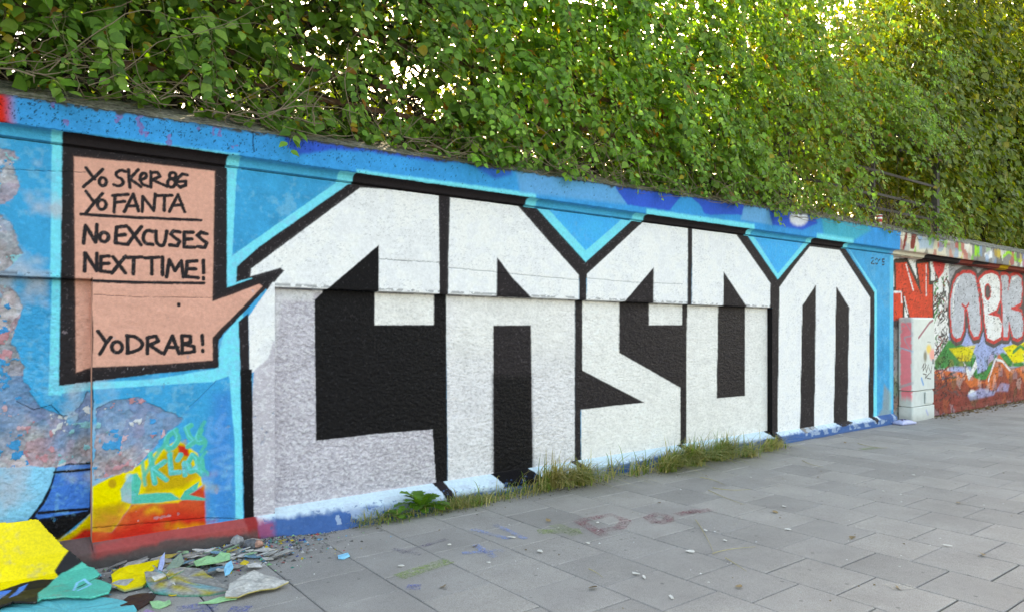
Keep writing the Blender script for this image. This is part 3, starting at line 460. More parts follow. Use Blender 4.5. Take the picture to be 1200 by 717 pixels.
('L','f','black',0.006,1.0,0.0101,[(14.367,1.379),(14.524,1.331),(14.552,1.175)]),
('L','f','maroon',0.006,1.0,0.0146,[(14.247,2.312),(14.237,2.238),(14.205,2.092)]),
('L','f','green',0.006,1.0,0.0193,[(14.329,2.336),(14.181,2.217),(14.44,2.107)]),
('L','f','black',0.006,1.0,0.0115,[(14.516,0.864),(14.559,0.746),(14.541,0.644)]),
('L','f','black',0.006,1.0,0.0101,[(14.721,1.764),(14.759,1.681),(14.869,1.569)]),
('L','f','green',0.006,1.0,0.0195,[(14.29,1.917),(14.211,1.849),(14.126,1.674)]),
('L','f','dgrey',0.006,1.0,0.014,[(14.463,2.241),(14.565,2.124),(14.423,2.128)]),
('L','f','dgrey',0.006,1.0,0.0155,[(14.721,1.023),(14.694,0.903),(14.833,0.907)]),
('L','f','dgrey',0.006,1.0,0.0202,[(14.702,2.267),(14.693,2.221),(14.725,2.11)]),
('L','f','dgrey',0.006,1.0,0.015,[(14.303,1.22),(14.24,1.134),(14.461,1.009)]),
('L','f','green',0.006,1.0,0.0107,[(14.218,2.019),(14.329,1.928),(14.228,1.842)]),
('L','f','black',0.006,1.0,0.0182,[(14.439,2.06),(14.632,1.967),(14.509,1.869)]),
('L','f','green',0.006,1.0,0.0183,[(14.385,0.799),(14.412,0.671),(14.388,0.633)]),
('L','f','dgrey',0.006,1.0,0.0183,[(14.554,1.861),(14.499,1.76),(14.408,1.747)]),
('L','f','black',0.006,1.0,0.0127,[(14.293,1.013),(14.465,0.955),(14.408,0.808)]),
('L','f','maroon',0.006,1.0,0.0202,[(14.703,2.513),(14.574,2.408),(14.633,2.363)]),
('L','f','black',0.006,1.0,0.0184,[(14.227,2.608),(14.347,2.485),(14.096,2.417)]),
('L','f','black',0.006,1.0,0.0182,[(14.486,1.488),(14.673,1.441),(14.546,1.285)]),
('L','f','maroon',0.006,1.0,0.0131,[(14.625,1.397),(14.798,1.32),(14.665,1.159)]),
('L','f','black',0.006,1.0,0.0181,[(14.602,2.03),(14.616,1.943),(14.582,1.807)]),
('L','f','dgrey',0.006,1.0,0.0128,[(14.492,0.679),(14.457,0.646),(14.367,0.503)]),
('L','f','dgrey',0.006,1.0,0.0142,[(14.596,1.403),(14.551,1.367),(14.6,1.233)]),
('L','f','dgrey',0.006,1.0,0.0165,[(14.749,1.369),(14.673,1.327),(14.651,1.235)]),
('L','f','black',0.006,1.0,0.0114,[(14.728,0.828),(14.623,0.768),(14.911,0.694)]),
('L','f','green',0.006,1.0,0.0177,[(14.65,1.267),(14.666,1.231),(14.549,1.054)]),
('L','f','black',0.006,1.0,0.0109,[(14.326,0.727),(14.157,0.603),(14.244,0.498)]),
('L','f','maroon',0.006,1.0,0.0143,[(14.601,1.164),(14.454,1.062),(14.435,1.012)]),
('L','f','black',0.006,1.0,0.015,[(14.216,0.87),(14.084,0.759),(14.21,0.761)]),
('L','f','dgrey',0.006,1.0,0.0152,[(14.306,0.879),(14.32,0.815),(14.267,0.755)]),
('L','f','dgrey',0.006,1.0,0.0191,[(14.248,0.667),(14.064,0.548),(14.115,0.551)]),
('L','f','black',0.006,1.0,0.0123,[(14.683,0.972),(14.487,0.853),(14.696,0.735)]),
('L','f','maroon',0.006,1.0,0.0201,[(14.462,1.166),(14.414,1.049),(14.594,0.973)]),
('L','f','dgrey',0.006,1.0,0.0129,[(14.273,1.397),(14.33,1.274),(14.312,1.292)]),
('L','f','maroon',0.006,1.0,0.0164,[(14.562,2.14),(14.675,2.061),(14.695,1.919)]),
('L','f','dgrey',0.006,1.0,0.0193,[(14.26,2.173),(14.321,2.072),(14.3,1.995)]),
('L','f','black',0.006,1.0,0.0117,[(14.762,1.944),(14.578,1.855),(14.895,1.734)]),
('L','f','dgrey',0.006,1.0,0.0182,[(14.236,1.283),(14.395,1.178),(14.089,1.042)]),
('L','f','black',0.006,1.0,0.0105,[(14.671,1.62),(14.561,1.559),(14.855,1.381)]),
('L','f','maroon',0.006,1.0,0.0114,[(14.754,2.652),(14.697,2.525),(14.855,2.43)]),
('L','f','green',0.006,1.0,0.014,[(14.377,1.866),(14.25,1.782),(14.208,1.689)]),
('L','f','dgrey',0.006,1.0,0.0184,[(14.493,1.517),(14.574,1.439),(14.365,1.415)]),
('L','f','dgrey',0.006,1.0,0.0135,[(14.705,0.748),(14.871,0.61),(14.879,0.575)]),
('L','f','dgrey',0.006,1.0,0.0154,[(14.628,2.236),(14.441,2.17),(14.543,1.994)]),
('L','f','black',0.006,1.0,0.02,[(14.286,1.116),(14.397,1.018),(14.365,0.874)]),
('L','f','maroon',0.006,1.0,0.0151,[(14.353,2.216),(14.203,2.145),(14.335,1.967)]),
('L','f','black',0.006,1.0,0.0108,[(14.305,2.158),(14.49,2.099),(14.331,1.96)]),
('L','f','black',0.006,1.0,0.02,[(14.716,2.516),(14.816,2.409),(14.838,2.315)]),
('L','f','maroon',0.006,1.0,0.0132,[(14.358,1.449),(14.548,1.352),(14.305,1.201)]),
('L','f','black',0.006,1.0,0.0201,[(14.308,2.217),(14.38,2.088),(14.137,1.979)]),
('L','f','green',0.006,1.0,0.0108,[(14.602,1.294),(14.483,1.248),(14.594,1.11)]),
('L','f','maroon',0.006,1.0,0.0141,[(14.511,1.921),(14.328,1.794),(14.385,1.766)]),
('L','f','black',0.006,1.0,0.0201,[(14.376,1.916),(14.446,1.845),(14.39,1.8)]),
('L','f','black',0.006,1.0,0.0204,[(14.337,0.632),(14.225,0.601),(14.217,0.415)]),
('L','f','green',0.006,1.0,0.0204,[(14.617,0.737),(14.799,0.615),(14.739,0.606)]),
('L','f','dgrey',0.006,1.0,0.0137,[(14.766,1.396),(14.744,1.349),(14.577,1.179)]),
('L','f','black',0.006,1.0,0.0134,[(14.618,1.807),(14.657,1.768),(14.45,1.681)]),
('L','f','green',0.006,1.0,0.0124,[(14.586,2.541),(14.519,2.502),(14.65,2.384)]),
('L','f','green',0.006,1.0,0.01,[(14.34,1.466),(14.217,1.405),(14.315,1.319)]),
('L','f','dgrey',0.006,1.0,0.0201,[(14.563,2.316),(14.698,2.22),(14.592,2.164)]),
('P','f','lilac',0.03,1.0,0,[(14.834,1.588),(19.357,1.582),(44.803,2.186),(44.803,-2.139),(14.834,0.022)]),
('P','f','maroon',0.03,1.0,0,[(14.123,0.732),(44.803,0.584),(44.803,-2.94),(14.123,-0.256)]),
('P','f','green',0.02,1.0,0,[(14.834,1.365),(15.859,1.175),(16.597,0.793),(17.588,1.065),(18.892,0.795),(20.596,0.87),(25.116,0.898),(25.116,0.449),(17.797,0.752),(17.182,1.037),(16.789,0.527),(16.131,0.521),(15.859,0.819),(15.082,0.846),(14.199,0.81),(14.199,0.975)]),
('P','f','yellow',0.02,0.8,0,[(14.834,1.195),(16.131,1.242),(15.859,0.926),(15.335,0.941)]),
('P','f','yellow',0.015,1.0,0,[(17.588,1.161),(18.553,1.263),(23.455,1.313),(23.455,0.84),(18.224,0.816)]),
('L','f','green',0.01,1.0,0.0387,[(18.224,1.051),(18.665,1.181),(19.357,0.985),(20.087,1.22)]),
('P','f','lilac',0.02,1.0,0,[(16.131,1.062),(16.789,1.176),(17.083,1.114),(16.693,0.716),(16.222,0.662)]),
('P','f','orange',0.02,1.0,0,[(14.199,0.81),(15.335,0.733),(16.222,0.553),(16.597,0.463),(17.384,1.032),(18.115,0.663),(19.357,0.78),(25.116,0.698),(25.116,0.05),(17.182,0.246),(15.335,0.349),(14.199,0.413)]),
('P','f','hw',0.01,1.0,0,[(15.507,0.936),(15.859,0.712),(16.131,0.954),(16.222,0.806),(15.77,0.538)]),
('L','f','hw',0.01,1.0,0.0272,[(16.789,0.49),(17.182,0.924),(17.588,0.874),(18.008,0.667)]),
('P','f','maroon',0.02,0.85,0,[(14.161,0.712),(14.512,0.563),(15.507,0.585),(15.859,0.391),(16.597,0.463),(16.984,0.257),(17.588,0.759),(17.902,0.477),(18.443,0.65),(18.892,0.351),(25.116,0.399),(25.116,-0.249),(17.182,0.058),(14.161,0.118)]),
('P','f','hw',0.02,1.0,0,[(16.149,0.268),(16.129,0.238),(16.073,0.216),(15.993,0.207),(15.905,0.212),(15.826,0.231),(15.772,0.259),(15.752,0.291),(15.772,0.32),(15.826,0.342),(15.905,0.351),(15.993,0.347),(16.073,0.328),(16.129,0.3),(16.149,0.268)]),
('P','f','lilac',0.03,0.7,0,[(16.408,0.362),(17.182,0.246),(17.083,0.176),(15.859,0.142),(15.682,0.259)]),
('P','f','lilac',0.03,0.6,0,[(17.486,0.42),(18.008,0.355),(17.902,0.206),(17.182,0.246)]),
('L','f','black',0.006,1.0,0.0126,[(14.961,0.288),(14.884,0.243),(14.763,0.184)]),
('L','f','dgrey',0.006,1.0,0.0095,[(14.348,0.371),(14.163,0.375),(14.125,0.235)]),
('L','f','black',0.006,1.0,0.0138,[(14.885,0.652),(14.627,0.617),(14.657,0.576)]),
('L','f','maroon',0.006,1.0,0.0099,[(14.998,0.676),(14.982,0.707),(15.126,0.503)]),
('L','f','maroon',0.006,1.0,0.0087,[(15.353,0.666),(15.261,0.655),(15.642,0.545)]),
('L','f','maroon',0.006,1.0,0.0143,[(14.449,0.482),(14.194,0.536),(14.562,0.39)]),
('L','f','dgrey',0.006,1.0,0.0153,[(14.413,0.463),(14.691,0.514),(14.106,0.384)]),
('L','f','black',0.006,1.0,0.0124,[(14.857,0.608),(14.765,0.657),(14.662,0.479)]),
('L','f','black',0.006,1.0,0.0114,[(14.276,0.838),(14.08,0.898),(14.44,0.733)]),
('L','f','dgrey',0.006,1.0,0.0128,[(14.626,0.703),(14.671,0.684),(14.691,0.632)]),
('L','f','dgrey',0.006,1.0,0.0113,[(14.253,0.721),(14.147,0.744),(14.414,0.595)]),
('L','f','dgrey',0.006,1.0,0.0119,[(14.882,0.709),(15.161,0.629),(14.934,0.636)]),
('L','f','maroon',0.006,1.0,0.0161,[(14.91,0.29),(15.016,0.253),(15.213,0.156)]),
('L','f','maroon',0.006,1.0,0.0158,[(14.617,0.687),(14.816,0.651),(14.639,0.557)]),
('L','f','black',0.006,1.0,0.0106,[(14.536,0.373),(14.74,0.321),(14.428,0.229)]),
('L','f','maroon',0.006,1.0,0.0082,[(14.419,0.814),(14.15,0.776),(14.111,0.695)]),
('L','f','black',0.006,1.0,0.0112,[(14.907,0.722),(14.991,0.735),(14.995,0.553)]),
('L','f','maroon',0.006,1.0,0.0144,[(14.746,0.565),(14.519,0.635),(14.429,0.413)]),
('L','f','dgrey',0.006,1.0,0.0099,[(14.748,0.432),(14.677,0.435),(14.996,0.337)]),
('L','f','maroon',0.006,1.0,0.0127,[(14.635,0.806),(14.629,0.747),(14.592,0.666)]),
('L','f','maroon',0.006,1.0,0.0123,[(14.694,0.809),(14.837,0.86),(14.439,0.739)]),
('L','f','maroon',0.006,1.0,0.0107,[(14.753,0.656),(14.85,0.598),(14.686,0.498)]),
('L','f','maroon',0.006,1.0,0.0158,[(14.327,0.351),(14.509,0.312),(14.287,0.215)]),
('L','f','dgrey',0.006,1.0,0.0097,[(15.34,0.496),(15.297,0.55),(15.363,0.371)]),
('L','f','dgrey',0.006,1.0,0.0102,[(15.201,0.363),(15.017,0.376),(15.459,0.241)]),
('L','f','dgrey',0.006,1.0,0.0091,[(14.732,0.617),(14.941,0.674),(14.862,0.465)]),
('L','f','maroon',0.006,1.0,0.0097,[(14.794,0.427),(14.7,0.479),(14.821,0.261)]),
('L','f','maroon',0.006,1.0,0.0149,[(15.391,0.256),(15.567,0.18),(15.689,0.089)]),
('L','f','black',0.006,1.0,0.0141,[(14.637,0.569),(14.732,0.598),(14.715,0.479)]),
('L','f','black',0.006,1.0,0.012,[(15.028,0.745),(15.137,0.731),(14.786,0.686)]),
('L','f','maroon',0.006,1.0,0.0146,[(14.49,0.672),(14.679,0.654),(14.348,0.606)]),
('L','f','dgrey',0.006,1.0,0.0137,[(14.278,0.625),(14.139,0.635),(14.3,0.503)]),
('L','f','black',0.006,1.0,0.012,[(14.402,0.758),(14.234,0.704),(14.403,0.658)]),
('L','f','black',0.006,1.0,0.0138,[(14.531,0.633),(14.765,0.644),(14.618,0.55)]),
('L','f','maroon',0.006,1.0,0.0151,[(14.514,0.811),(14.27,0.782),(14.243,0.683)]),
('L','f','maroon',0.006,1.0,0.0085,[(14.262,0.461),(14.454,0.432),(14.495,0.296)]),
('L','f','dgrey',0.006,1.0,0.0143,[(15.133,0.361),(15.14,0.377),(15.266,0.266)]),
('L','f','dgrey',0.006,1.0,0.0147,[(14.242,0.52),(14.257,0.472),(14.16,0.402)]),
('L','f','maroon',0.006,1.0,0.0125,[(14.508,0.5),(14.38,0.482),(14.402,0.369)]),
('L','f','black',0.006,1.0,0.0096,[(15.213,0.426),(15.379,0.357),(15.53,0.266)]),
('L','f','dgrey',0.006,1.0,0.1428,[(14.957,1.588),(14.899,1.861),(14.916,2.135),(15.04,2.413),(15.208,2.557),(15.507,2.65),(15.859,2.666),(16.085,2.623),(16.25,2.347),(16.334,1.95),(16.39,1.586),(16.269,1.423),(16.039,1.407),(15.859,1.551),(15.726,1.941),(15.638,2.011),(15.551,1.939),(15.524,1.552),(15.378,1.406),(15.165,1.38),(15.015,1.451),(14.957,1.588)]),
('L','f','dgrey',0.006,1.0,0.1514,[(16.315,2.549),(16.597,2.67),(16.984,2.725),(17.303,2.682),(17.465,2.537),(17.465,2.194),(17.232,1.962),(16.838,1.882),(16.741,1.863),(17.384,1.812),(17.568,1.661),(17.486,1.394),(17.083,1.315),(16.741,1.382),(16.597,1.733),(16.55,2.026),(16.427,2.316),(16.315,2.549)]),
('L','f','dgrey',0.006,1.0,0.1593,[(17.506,2.691),(17.797,2.723),(17.955,2.672),(17.902,2.359),(18.115,2.698),(18.443,2.751),(18.722,2.683),(18.778,2.425),(18.688,2.142),(18.115,2.014),(18.722,1.923),(18.869,1.663),(18.778,1.402),(18.498,1.345),(18.224,1.387),(17.955,1.739),(17.902,1.39),(17.64,1.393),(17.506,2.691)]),
('L','f','dgrey',0.006,1.0,0.1679,[(19.007,2.715),(19.717,2.807),(20.087,2.592),(20.087,2.297),(19.357,2.156),(20.087,1.918),(20.087,1.37),(19.357,1.295),(19.007,1.582),(19.007,2.715)]),
('L','f','mred',0.006,1.0,0.0672,[(14.957,1.588),(14.899,1.861),(14.916,2.135),(15.04,2.413),(15.208,2.557),(15.507,2.65),(15.859,2.666),(16.085,2.623),(16.25,2.347),(16.334,1.95),(16.39,1.586),(16.269,1.423),(16.039,1.407),(15.859,1.551),(15.726,1.941),(15.638,2.011),(15.551,1.939),(15.524,1.552),(15.378,1.406),(15.165,1.38),(15.015,1.451),(14.957,1.588)]),
('L','f','mred',0.006,1.0,0.0713,[(16.315,2.549),(16.597,2.67),(16.984,2.725),(17.303,2.682),(17.465,2.537),(17.465,2.194),(17.232,1.962),(16.838,1.882),(16.741,1.863),(17.384,1.812),(17.568,1.661),(17.486,1.394),(17.083,1.315),(16.741,1.382),(16.597,1.733),(16.55,2.026),(16.427,2.316),(16.315,2.549)]),
('L','f','mred',0.006,1.0,0.075,[(17.506,2.691),(17.797,2.723),(17.955,2.672),(17.902,2.359),(18.115,2.698),(18.443,2.751),(18.722,2.683),(18.778,2.425),(18.688,2.142),(18.115,2.014),(18.722,1.923),(18.869,1.663),(18.778,1.402),(18.498,1.345),(18.224,1.387),(17.955,1.739),(17.902,1.39),(17.64,1.393),(17.506,2.691)]),
('L','f','mred',0.006,1.0,0.079,[(19.007,2.715),(19.717,2.807),(20.087,2.592),(20.087,2.297),(19.357,2.156),(20.087,1.918),(20.087,1.37),(19.357,1.295),(19.007,1.582),(19.007,2.715)]),
('P','f','grey',0.006,1.0,0,[(14.957,1.588),(14.899,1.861),(14.916,2.135),(15.04,2.413),(15.208,2.557),(15.507,2.65),(15.859,2.666),(16.085,2.623),(16.25,2.347),(16.334,1.95),(16.39,1.586),(16.269,1.423),(16.039,1.407),(15.859,1.551),(15.726,1.941),(15.638,2.011),(15.551,1.939),(15.524,1.552),(15.378,1.406),(15.165,1.38),(15.015,1.451)]),
('P','f','hw',0.006,1.0,0,[(16.315,2.549),(16.597,2.67),(16.984,2.725),(17.303,2.682),(17.465,2.537),(17.465,2.194),(17.232,1.962),(16.838,1.882),(16.741,1.863),(17.384,1.812),(17.568,1.661),(17.486,1.394),(17.083,1.315),(16.741,1.382),(16.597,1.733),(16.55,2.026),(16.427,2.316)]),
('P','f','grey',0.006,1.0,0,[(17.506,2.691),(17.797,2.723),(17.955,2.672),(17.902,2.359),(18.115,2.698),(18.443,2.751),(18.722,2.683),(18.778,2.425),(18.688,2.142),(18.115,2.014),(18.722,1.923),(18.869,1.663),(18.778,1.402),(18.498,1.345),(18.224,1.387),(17.955,1.739),(17.902,1.39),(17.64,1.393)]),
('P','f','hw',0.006,1.0,0,[(19.007,2.715),(19.717,2.807),(20.087,2.592),(20.087,2.297),(19.357,2.156),(20.087,1.918),(20.087,1.37),(19.357,1.295),(19.007,1.582)]),
('L','f','mred',0.005,1.0,0.0253,[(15.438,2.042),(15.638,1.975),(15.788,2.066)]),
('L','f','hw',0.006,1.0,0.0247,[(15.015,1.863),(15.065,2.345),(15.335,2.563)]),
('P','f','dgrey',0.005,1.0,0,[(16.906,2.33),(16.891,2.268),(16.851,2.218),(16.792,2.189),(16.728,2.188),(16.67,2.214),(16.63,2.261),(16.616,2.322),(16.63,2.383),(16.67,2.433),(16.728,2.462),(16.792,2.464),(16.851,2.439),(16.891,2.391),(16.906,2.33)]),
('L','f','mred',0.004,1.0,0.0221,[(16.925,2.331),(16.909,2.262),(16.863,2.207),(16.797,2.175),(16.724,2.173),(16.658,2.202),(16.613,2.254),(16.597,2.321),(16.613,2.388),(16.658,2.444),(16.724,2.476),(16.797,2.479),(16.863,2.451),(16.909,2.398),(16.925,2.331)]),
('L','f','mred',0.005,1.0,0.0282,[(18.115,2.014),(18.443,1.979)]),
('L','f','hw',0.005,1.0,0.0235,[(18.169,2.641),(18.465,2.713)]),
('P','u','_peel',0.03,1.0,0,[(0.672,1.075),(0.803,1.122),(0.945,1.136),(1.245,0.952),(1.113,0.821),(0.904,0.635),(0.675,0.57)]),
('P','r','_peel',0.03,1.0,0,[(-0.163,1.438),(0.233,1.386),(0.285,1.256),(0.375,1.078),(0.522,1.045),(0.617,1.106),(0.64,1.194),(0.679,1.147),(0.679,0.707),(0.447,0.684),(-0.163,0.744)]),
('P','r','_peel',0.03,0.8,0,[(-0.092,1.894),(0.217,1.906),(0.29,1.742),(0.226,1.521),(0.299,1.353),(0.253,1.189),(-0.092,1.209)]),
('P','u','_peel',0.04,0.75,0,[(-0.091,2.774),(0.241,2.746),(0.277,2.533),(0.223,2.271),(0.268,2.068),(0.188,1.955),(-0.091,1.942)]),
('L','u','_crack',0.003,1.0,0.0046,[(0.665,1.942),(0.66,1.746),(0.67,1.545),(0.66,1.344),(0.67,1.113),(0.66,0.884),(0.665,0.682)]),
('L','u','_crack',0.002,0.6,0.0038,[(3.503,2.153),(3.827,2.145),(4.235,2.131),(4.673,2.116),(5.122,2.107)]),
('L','u','_crack',0.002,0.5,0.0043,[(5.246,2.13),(5.933,2.111),(6.826,2.123)]),
('L','u','_crack',0.002,0.8,0.0034,[(2.763,2.196),(3.009,2.195),(3.268,2.195),(3.393,2.194)]),
('L','u','_crack',0.002,0.7,0.0025,[(0.162,2.61),(0.34,2.623),(0.626,2.65)]),
('L','u','_crack',0.002,0.7,0.0024,[(0.675,1.833),(0.933,1.822),(1.443,1.829)]),
('L','u','_crack',0.003,0.8,0.0031,[(0.665,0.262),(1.041,0.234),(1.383,0.213),(1.691,0.15)]),
('L','u','_crack',0.003,1.0,0.004,[(1.9,0.168),(1.867,0.127),(1.92,0.058)]),
('L','c','_crack',0.003,1.0,0.0038,[(1.686,3.106),(1.705,3.045),(1.698,2.993),(1.711,2.931)]),
('L','r','_crack',0.003,1.0,0.0025,[(0.253,1.134),(0.345,1.072),(0.439,1.099),(0.511,1.003)]),
('L','u','_crack',0.003,0.5,0.0022,[(1.461,1.214),(1.354,1.107),(1.278,1.037)]),
]
PARTS={'bubble':([(0.495,2.925),(1.541,2.976),(1.541,1.908),(1.609,1.939),(1.94,2.065),(1.967,2.053),(1.88,1.959),(1.516,1.563),(1.483,1.512),(1.483,1.311),(1.041,1.282),(0.476,1.227)],[(0.501,2.943),(1.562,2.994),(1.5,1.311),(1.056,1.278),(0.482,1.222)]),'C':([(1.609,1.949),(1.612,2.065),(1.781,2.231),(2.559,2.863),(3.457,2.923),(3.457,1.854),(1.988,1.835),(1.988,-0.115),(1.672,-0.055),(1.625,1.652),(1.88,1.952),(1.967,2.053),(1.94,2.065)],[(1.845,1.968),(3.458,1.99),(3.486,-0.101),(1.845,-0.106)]),'A':([(3.457,2.923),(4.417,2.981),(5.184,2.255),(5.184,1.774),(3.457,1.854)],[(3.458,1.99),(5.192,2.004),(5.186,-0.007),(3.486,-0.101)]),'S':([(5.184,2.255),(6.146,3.008),(6.963,2.99),(6.963,1.745),(5.184,1.774)],[(5.192,2.004),(6.952,2.006),(6.927,-0.027),(5.186,-0.007)]),'O':([(6.963,2.99),(8.13,2.901),(8.805,2.265),(8.805,1.761),(6.963,1.745)],[(6.952,2.006),(8.988,2.002),(8.988,-0.266),(6.927,-0.027)]),'M':([(8.805,2.265),(9.725,2.922),(10.68,2.852),(11.634,2.158),(11.571,-0.416),(8.723,-0.107)],None)}
COL={'blue':(0,160,214),'azure':(10,176,242),'cyan':(96,222,246),'black':(40,35,38),'jet':(16,14,17),'pink':(226,166,148),'white':(238,239,242),'white2':(236,234,231),'silver':(194,189,200),'silver2':(222,220,224),'royal':(36,92,206),'fblue':(0,152,220),'pwhite':(205,228,243),'pblue':(56,100,158),'red':(212,44,28),'redd':(165,40,35),'yellow':(243,218,20),'ochre':(196,156,26),'teal':(52,186,166),'ltblue':(126,206,240),'midblue':(48,122,210),'lblue2':(95,165,225),'N':(226,72,46),'hw':(240,238,235),'grey':(192,194,202),'dgrey':(88,80,80),'mred':(214,62,60),'lime':(150,215,60),'green':(48,140,70),'lilac':(160,175,220),'orange':(222,112,58),'maroon':(140,62,54),'rust':(120,50,45),'cream':(225,215,195),'concrete':(140,136,132),'fpale':(92,168,222)}
SHEET_OUT=[(0.003,0.083),(0.159,0.082),(0.233,0.084),(0.321,0.077),(0.356,0.094),(0.418,0.196),(0.509,0.318),(0.536,0.348),(0.578,0.406),(0.63,0.469),(0.661,0.553),(0.617,0.583),(0.672,0.691),(0.692,0.752),(0.662,0.886),(0.567,0.913),(0.442,0.799),(0.342,0.758),(0.308,0.814),(0.203,0.739),(0.003,0.834)]
SHEET_PAINT=[('P','s','jet',0.004,1,0,[(-0.047,-0.09),(0.856,0.047),(0.692,1.29),(-0.038,1.237)]),('P','s','yellow',0.004,1,0,[(-0.047,-0.026),(0.322,0.032),(0.509,0.32),(0.478,0.358),(0.427,0.434),(0.45,0.516),(0.36,0.499),(0.254,0.506),(-0.044,0.604)]),('P','s','teal',0.004,1,0,[(0.328,0.666),(0.424,0.506),(0.461,0.464),(0.578,0.408),(0.766,0.518),(0.665,1.196),(0.315,0.857)]),('P','s','midblue',0.004,1,0,[(0.051,0.635),(0.13,0.544),(0.205,0.556),(0.087,0.76)]),('P','s','midblue',0.004,1,0,[(0.186,0.676),(0.242,0.545),(0.289,0.524),(0.227,0.652)]),('P','s','jet',0.004,1,0,[(0.506,0.688),(0.652,0.58),(0.664,0.574),(0.539,0.679)]),('L','s','ltblue',0.004,1,0.008,[(0.502,0.722),(0.532,0.598),(0.573,0.572),(0.595,0.679),(0.522,0.743)])]
SHEET_PROF=[(0.075,0.46),(0.12,0.34),(0.21,0.17),(0.3,0.07),(0.42,0.03),(0.62,0.022),(1.1,0.02)]
DEBRIS=[
('paint_flake_slab', 'bright yellow painted plaster slab lying at the foot of the red band', 'yellow', 0.05, 0.02, 0.12, [(0.716, 0.419), (0.774, 0.359), (0.892, 0.34), (1.01, 0.339), (0.971, 0.483), (0.856, 0.668), (0.749, 0.677), (0.704, 0.567)]),
('plaster_slab', 'big pale crumbling plaster slab with coloured specks, between yellow slab and white sheet', 'rub', 0.04, 0.025, 0.05, [(0.886, 0.821), (0.881, 0.637), (0.908, 0.346), (0.952, 0.362), (0.937, 0.553), (1.076, 0.527), (1.197, 0.603), (1.224, 0.773), (1.269, 1.042), (1.154, 1.042), (1.024, 0.95)]),
('plaster_sheet', 'pointed white plaster sheet with thin green and yellow edge on paving', 'rubw', 0.045, 0.012, 0.06, [(1.192, 1.187), (1.272, 1.017), (1.365, 0.948), (1.458, 0.906), (1.525, 1.055), (1.577, 1.189), (1.487, 1.218), (1.398, 1.202), (1.256, 1.23)]),
('paint_flake', 'mint green paint flake against the wall foot, long and jagged', 'mint', 0.05, 0.008, 0.1, [(1.199, 0.448), (1.298, 0.413), (1.348, 0.47), (1.377, 0.397), (1.437, 0.452), (1.41, 0.529), (1.329, 0.541), (1.195, 0.538)]),
('paint_flake', 'long narrow mint paint flake lying in front of the white plaster sheet', 'mint', 0.015, 0.006, 0.0, [(1.06, 1.15), (1.179, 1.133), (1.289, 1.133), (1.259, 1.2), (1.147, 1.19)]),
('paint_flake', 'small ragged mint paint flake nearest to the teal sheet', 'mint', 0.012, 0.006, 0.0, [(0.844, 0.947), (0.885, 0.947), (0.908, 0.983), (0.941, 0.973), (0.934, 1.043), (0.908, 1.063), (0.869, 1.067), (0.844, 1.027)]),
('paint_flake', 'small yellow paint flake in front of the crumbling plaster slab', 'yellow2', 0.012, 0.006, 0.0, [(0.946, 0.836), (0.98, 0.822), (1.038, 0.852), (1.036, 0.914), (0.991, 0.922), (0.961, 0.916)]),
('paint_flake', 'grey green paint flake leaning beside the yellow slab', 'gg', 0.06, 0.008, 0.3, [(1.024, 0.492), (1.083, 0.415), (1.143, 0.362), (1.137, 0.456), (1.08, 0.508), (1.031, 0.539)]),
('paint_flake', 'bright sky blue paint flake on top of the rubble', 'ltblue', 0.075, 0.006, 0.1, [(1.293, 0.822), (1.323, 0.744), (1.369, 0.709), (1.351, 0.817), (1.306, 0.898), (1.277, 0.908)]),
('paint_flake', 'dark brown paint flake with blue streaks beside the teal sheet', 'rust2', 0.02, 0.01, 0.0, [(0.715, 0.848), (0.753, 0.794), (0.82, 0.76), (0.894, 0.86), (0.858, 0.93), (0.768, 1.02), (0.719, 1.008), (0.698, 0.914)]),
('paint_flake', 'pale blue grey splinter standing behind the yellow slab', 'lilac', 0.07, 0.008, 0.5, [(0.956, 0.561), (1.002, 0.409), (1.038, 0.382), (1.021, 0.458), (0.977, 0.561)]),
('paint_flake', 'grey plaster piece lying between mint flake and rubble slab', 'rub', 0.055, 0.012, 0.0, [(0.992, 0.649), (1.037, 0.552), (1.115, 0.544), (1.106, 0.605), (1.048, 0.659), (0.99, 0.696)]),
('paint_flake', 'white plaster strip on top of the rubble slab', 'rubw', 0.08, 0.01, 0.0, [(0.901, 0.701), (0.973, 0.66), (0.973, 0.724), (0.905, 0.765)]),
('paint_flake', 'thin violet paint flake nearest the bottom edge of the photo', 'lilac2', 0.015, 0.006, 0.0, [(0.777, 1.092), (0.809, 1.035), (0.833, 1.105), (0.833, 1.179), (0.775, 1.183)]),
('paint_flake', 'yellow crumb of paint beside the loose stones', 'yellow2', 0.06, 0.006, 0.0, [(1.427, 0.697), (1.466, 0.673), (1.481, 0.721), (1.447, 0.766), (1.415, 0.751)]),
('turquoise_sheet', 'flat turquoise painted sheet at the bottom left corner', 'tq', 0.02, 0.012, 0.0, [(0.141, 0.46), (0.337, 0.502), (0.514, 0.597), (0.606, 0.681), (0.694, 0.791), (0.749, 0.914), (0.764, 1.042), (0.692, 1.182), (0.131, 0.843)]),
('paint_flake', 'small light blue paint flake alone on the paving near the wall', 'ltblue', 0.012, 0.005, 0.0, [(2.063, 0.82), (2.145, 0.809), (2.132, 0.874), (2.068, 0.912), (2.034, 0.886)]),
('stone', 'pale grey loose stone at the foot of the black stripe', 'stone', 0.03, 0.09, 0.0, [(1.511, 0.282), (1.558, 0.15), (1.622, 0.09), (1.635, 0.166), (1.6, 0.33), (1.551, 0.393), (1.511, 0.363)]),
('stone', 'darker grey loose stone in the middle of three by the black stripe', 'stone2', 0.03, 0.07, 0.0, [(1.577, 0.373), (1.633, 0.208), (1.677, 0.198), (1.665, 0.317), (1.632, 0.435)]),
('stone', 'pinkish loose stone right of the grey stones', 'stone3', 0.03, 0.06, 0.0, [(1.637, 0.408), (1.67, 0.3), (1.734, 0.198), (1.69, 0.378), (1.664, 0.428)])
]

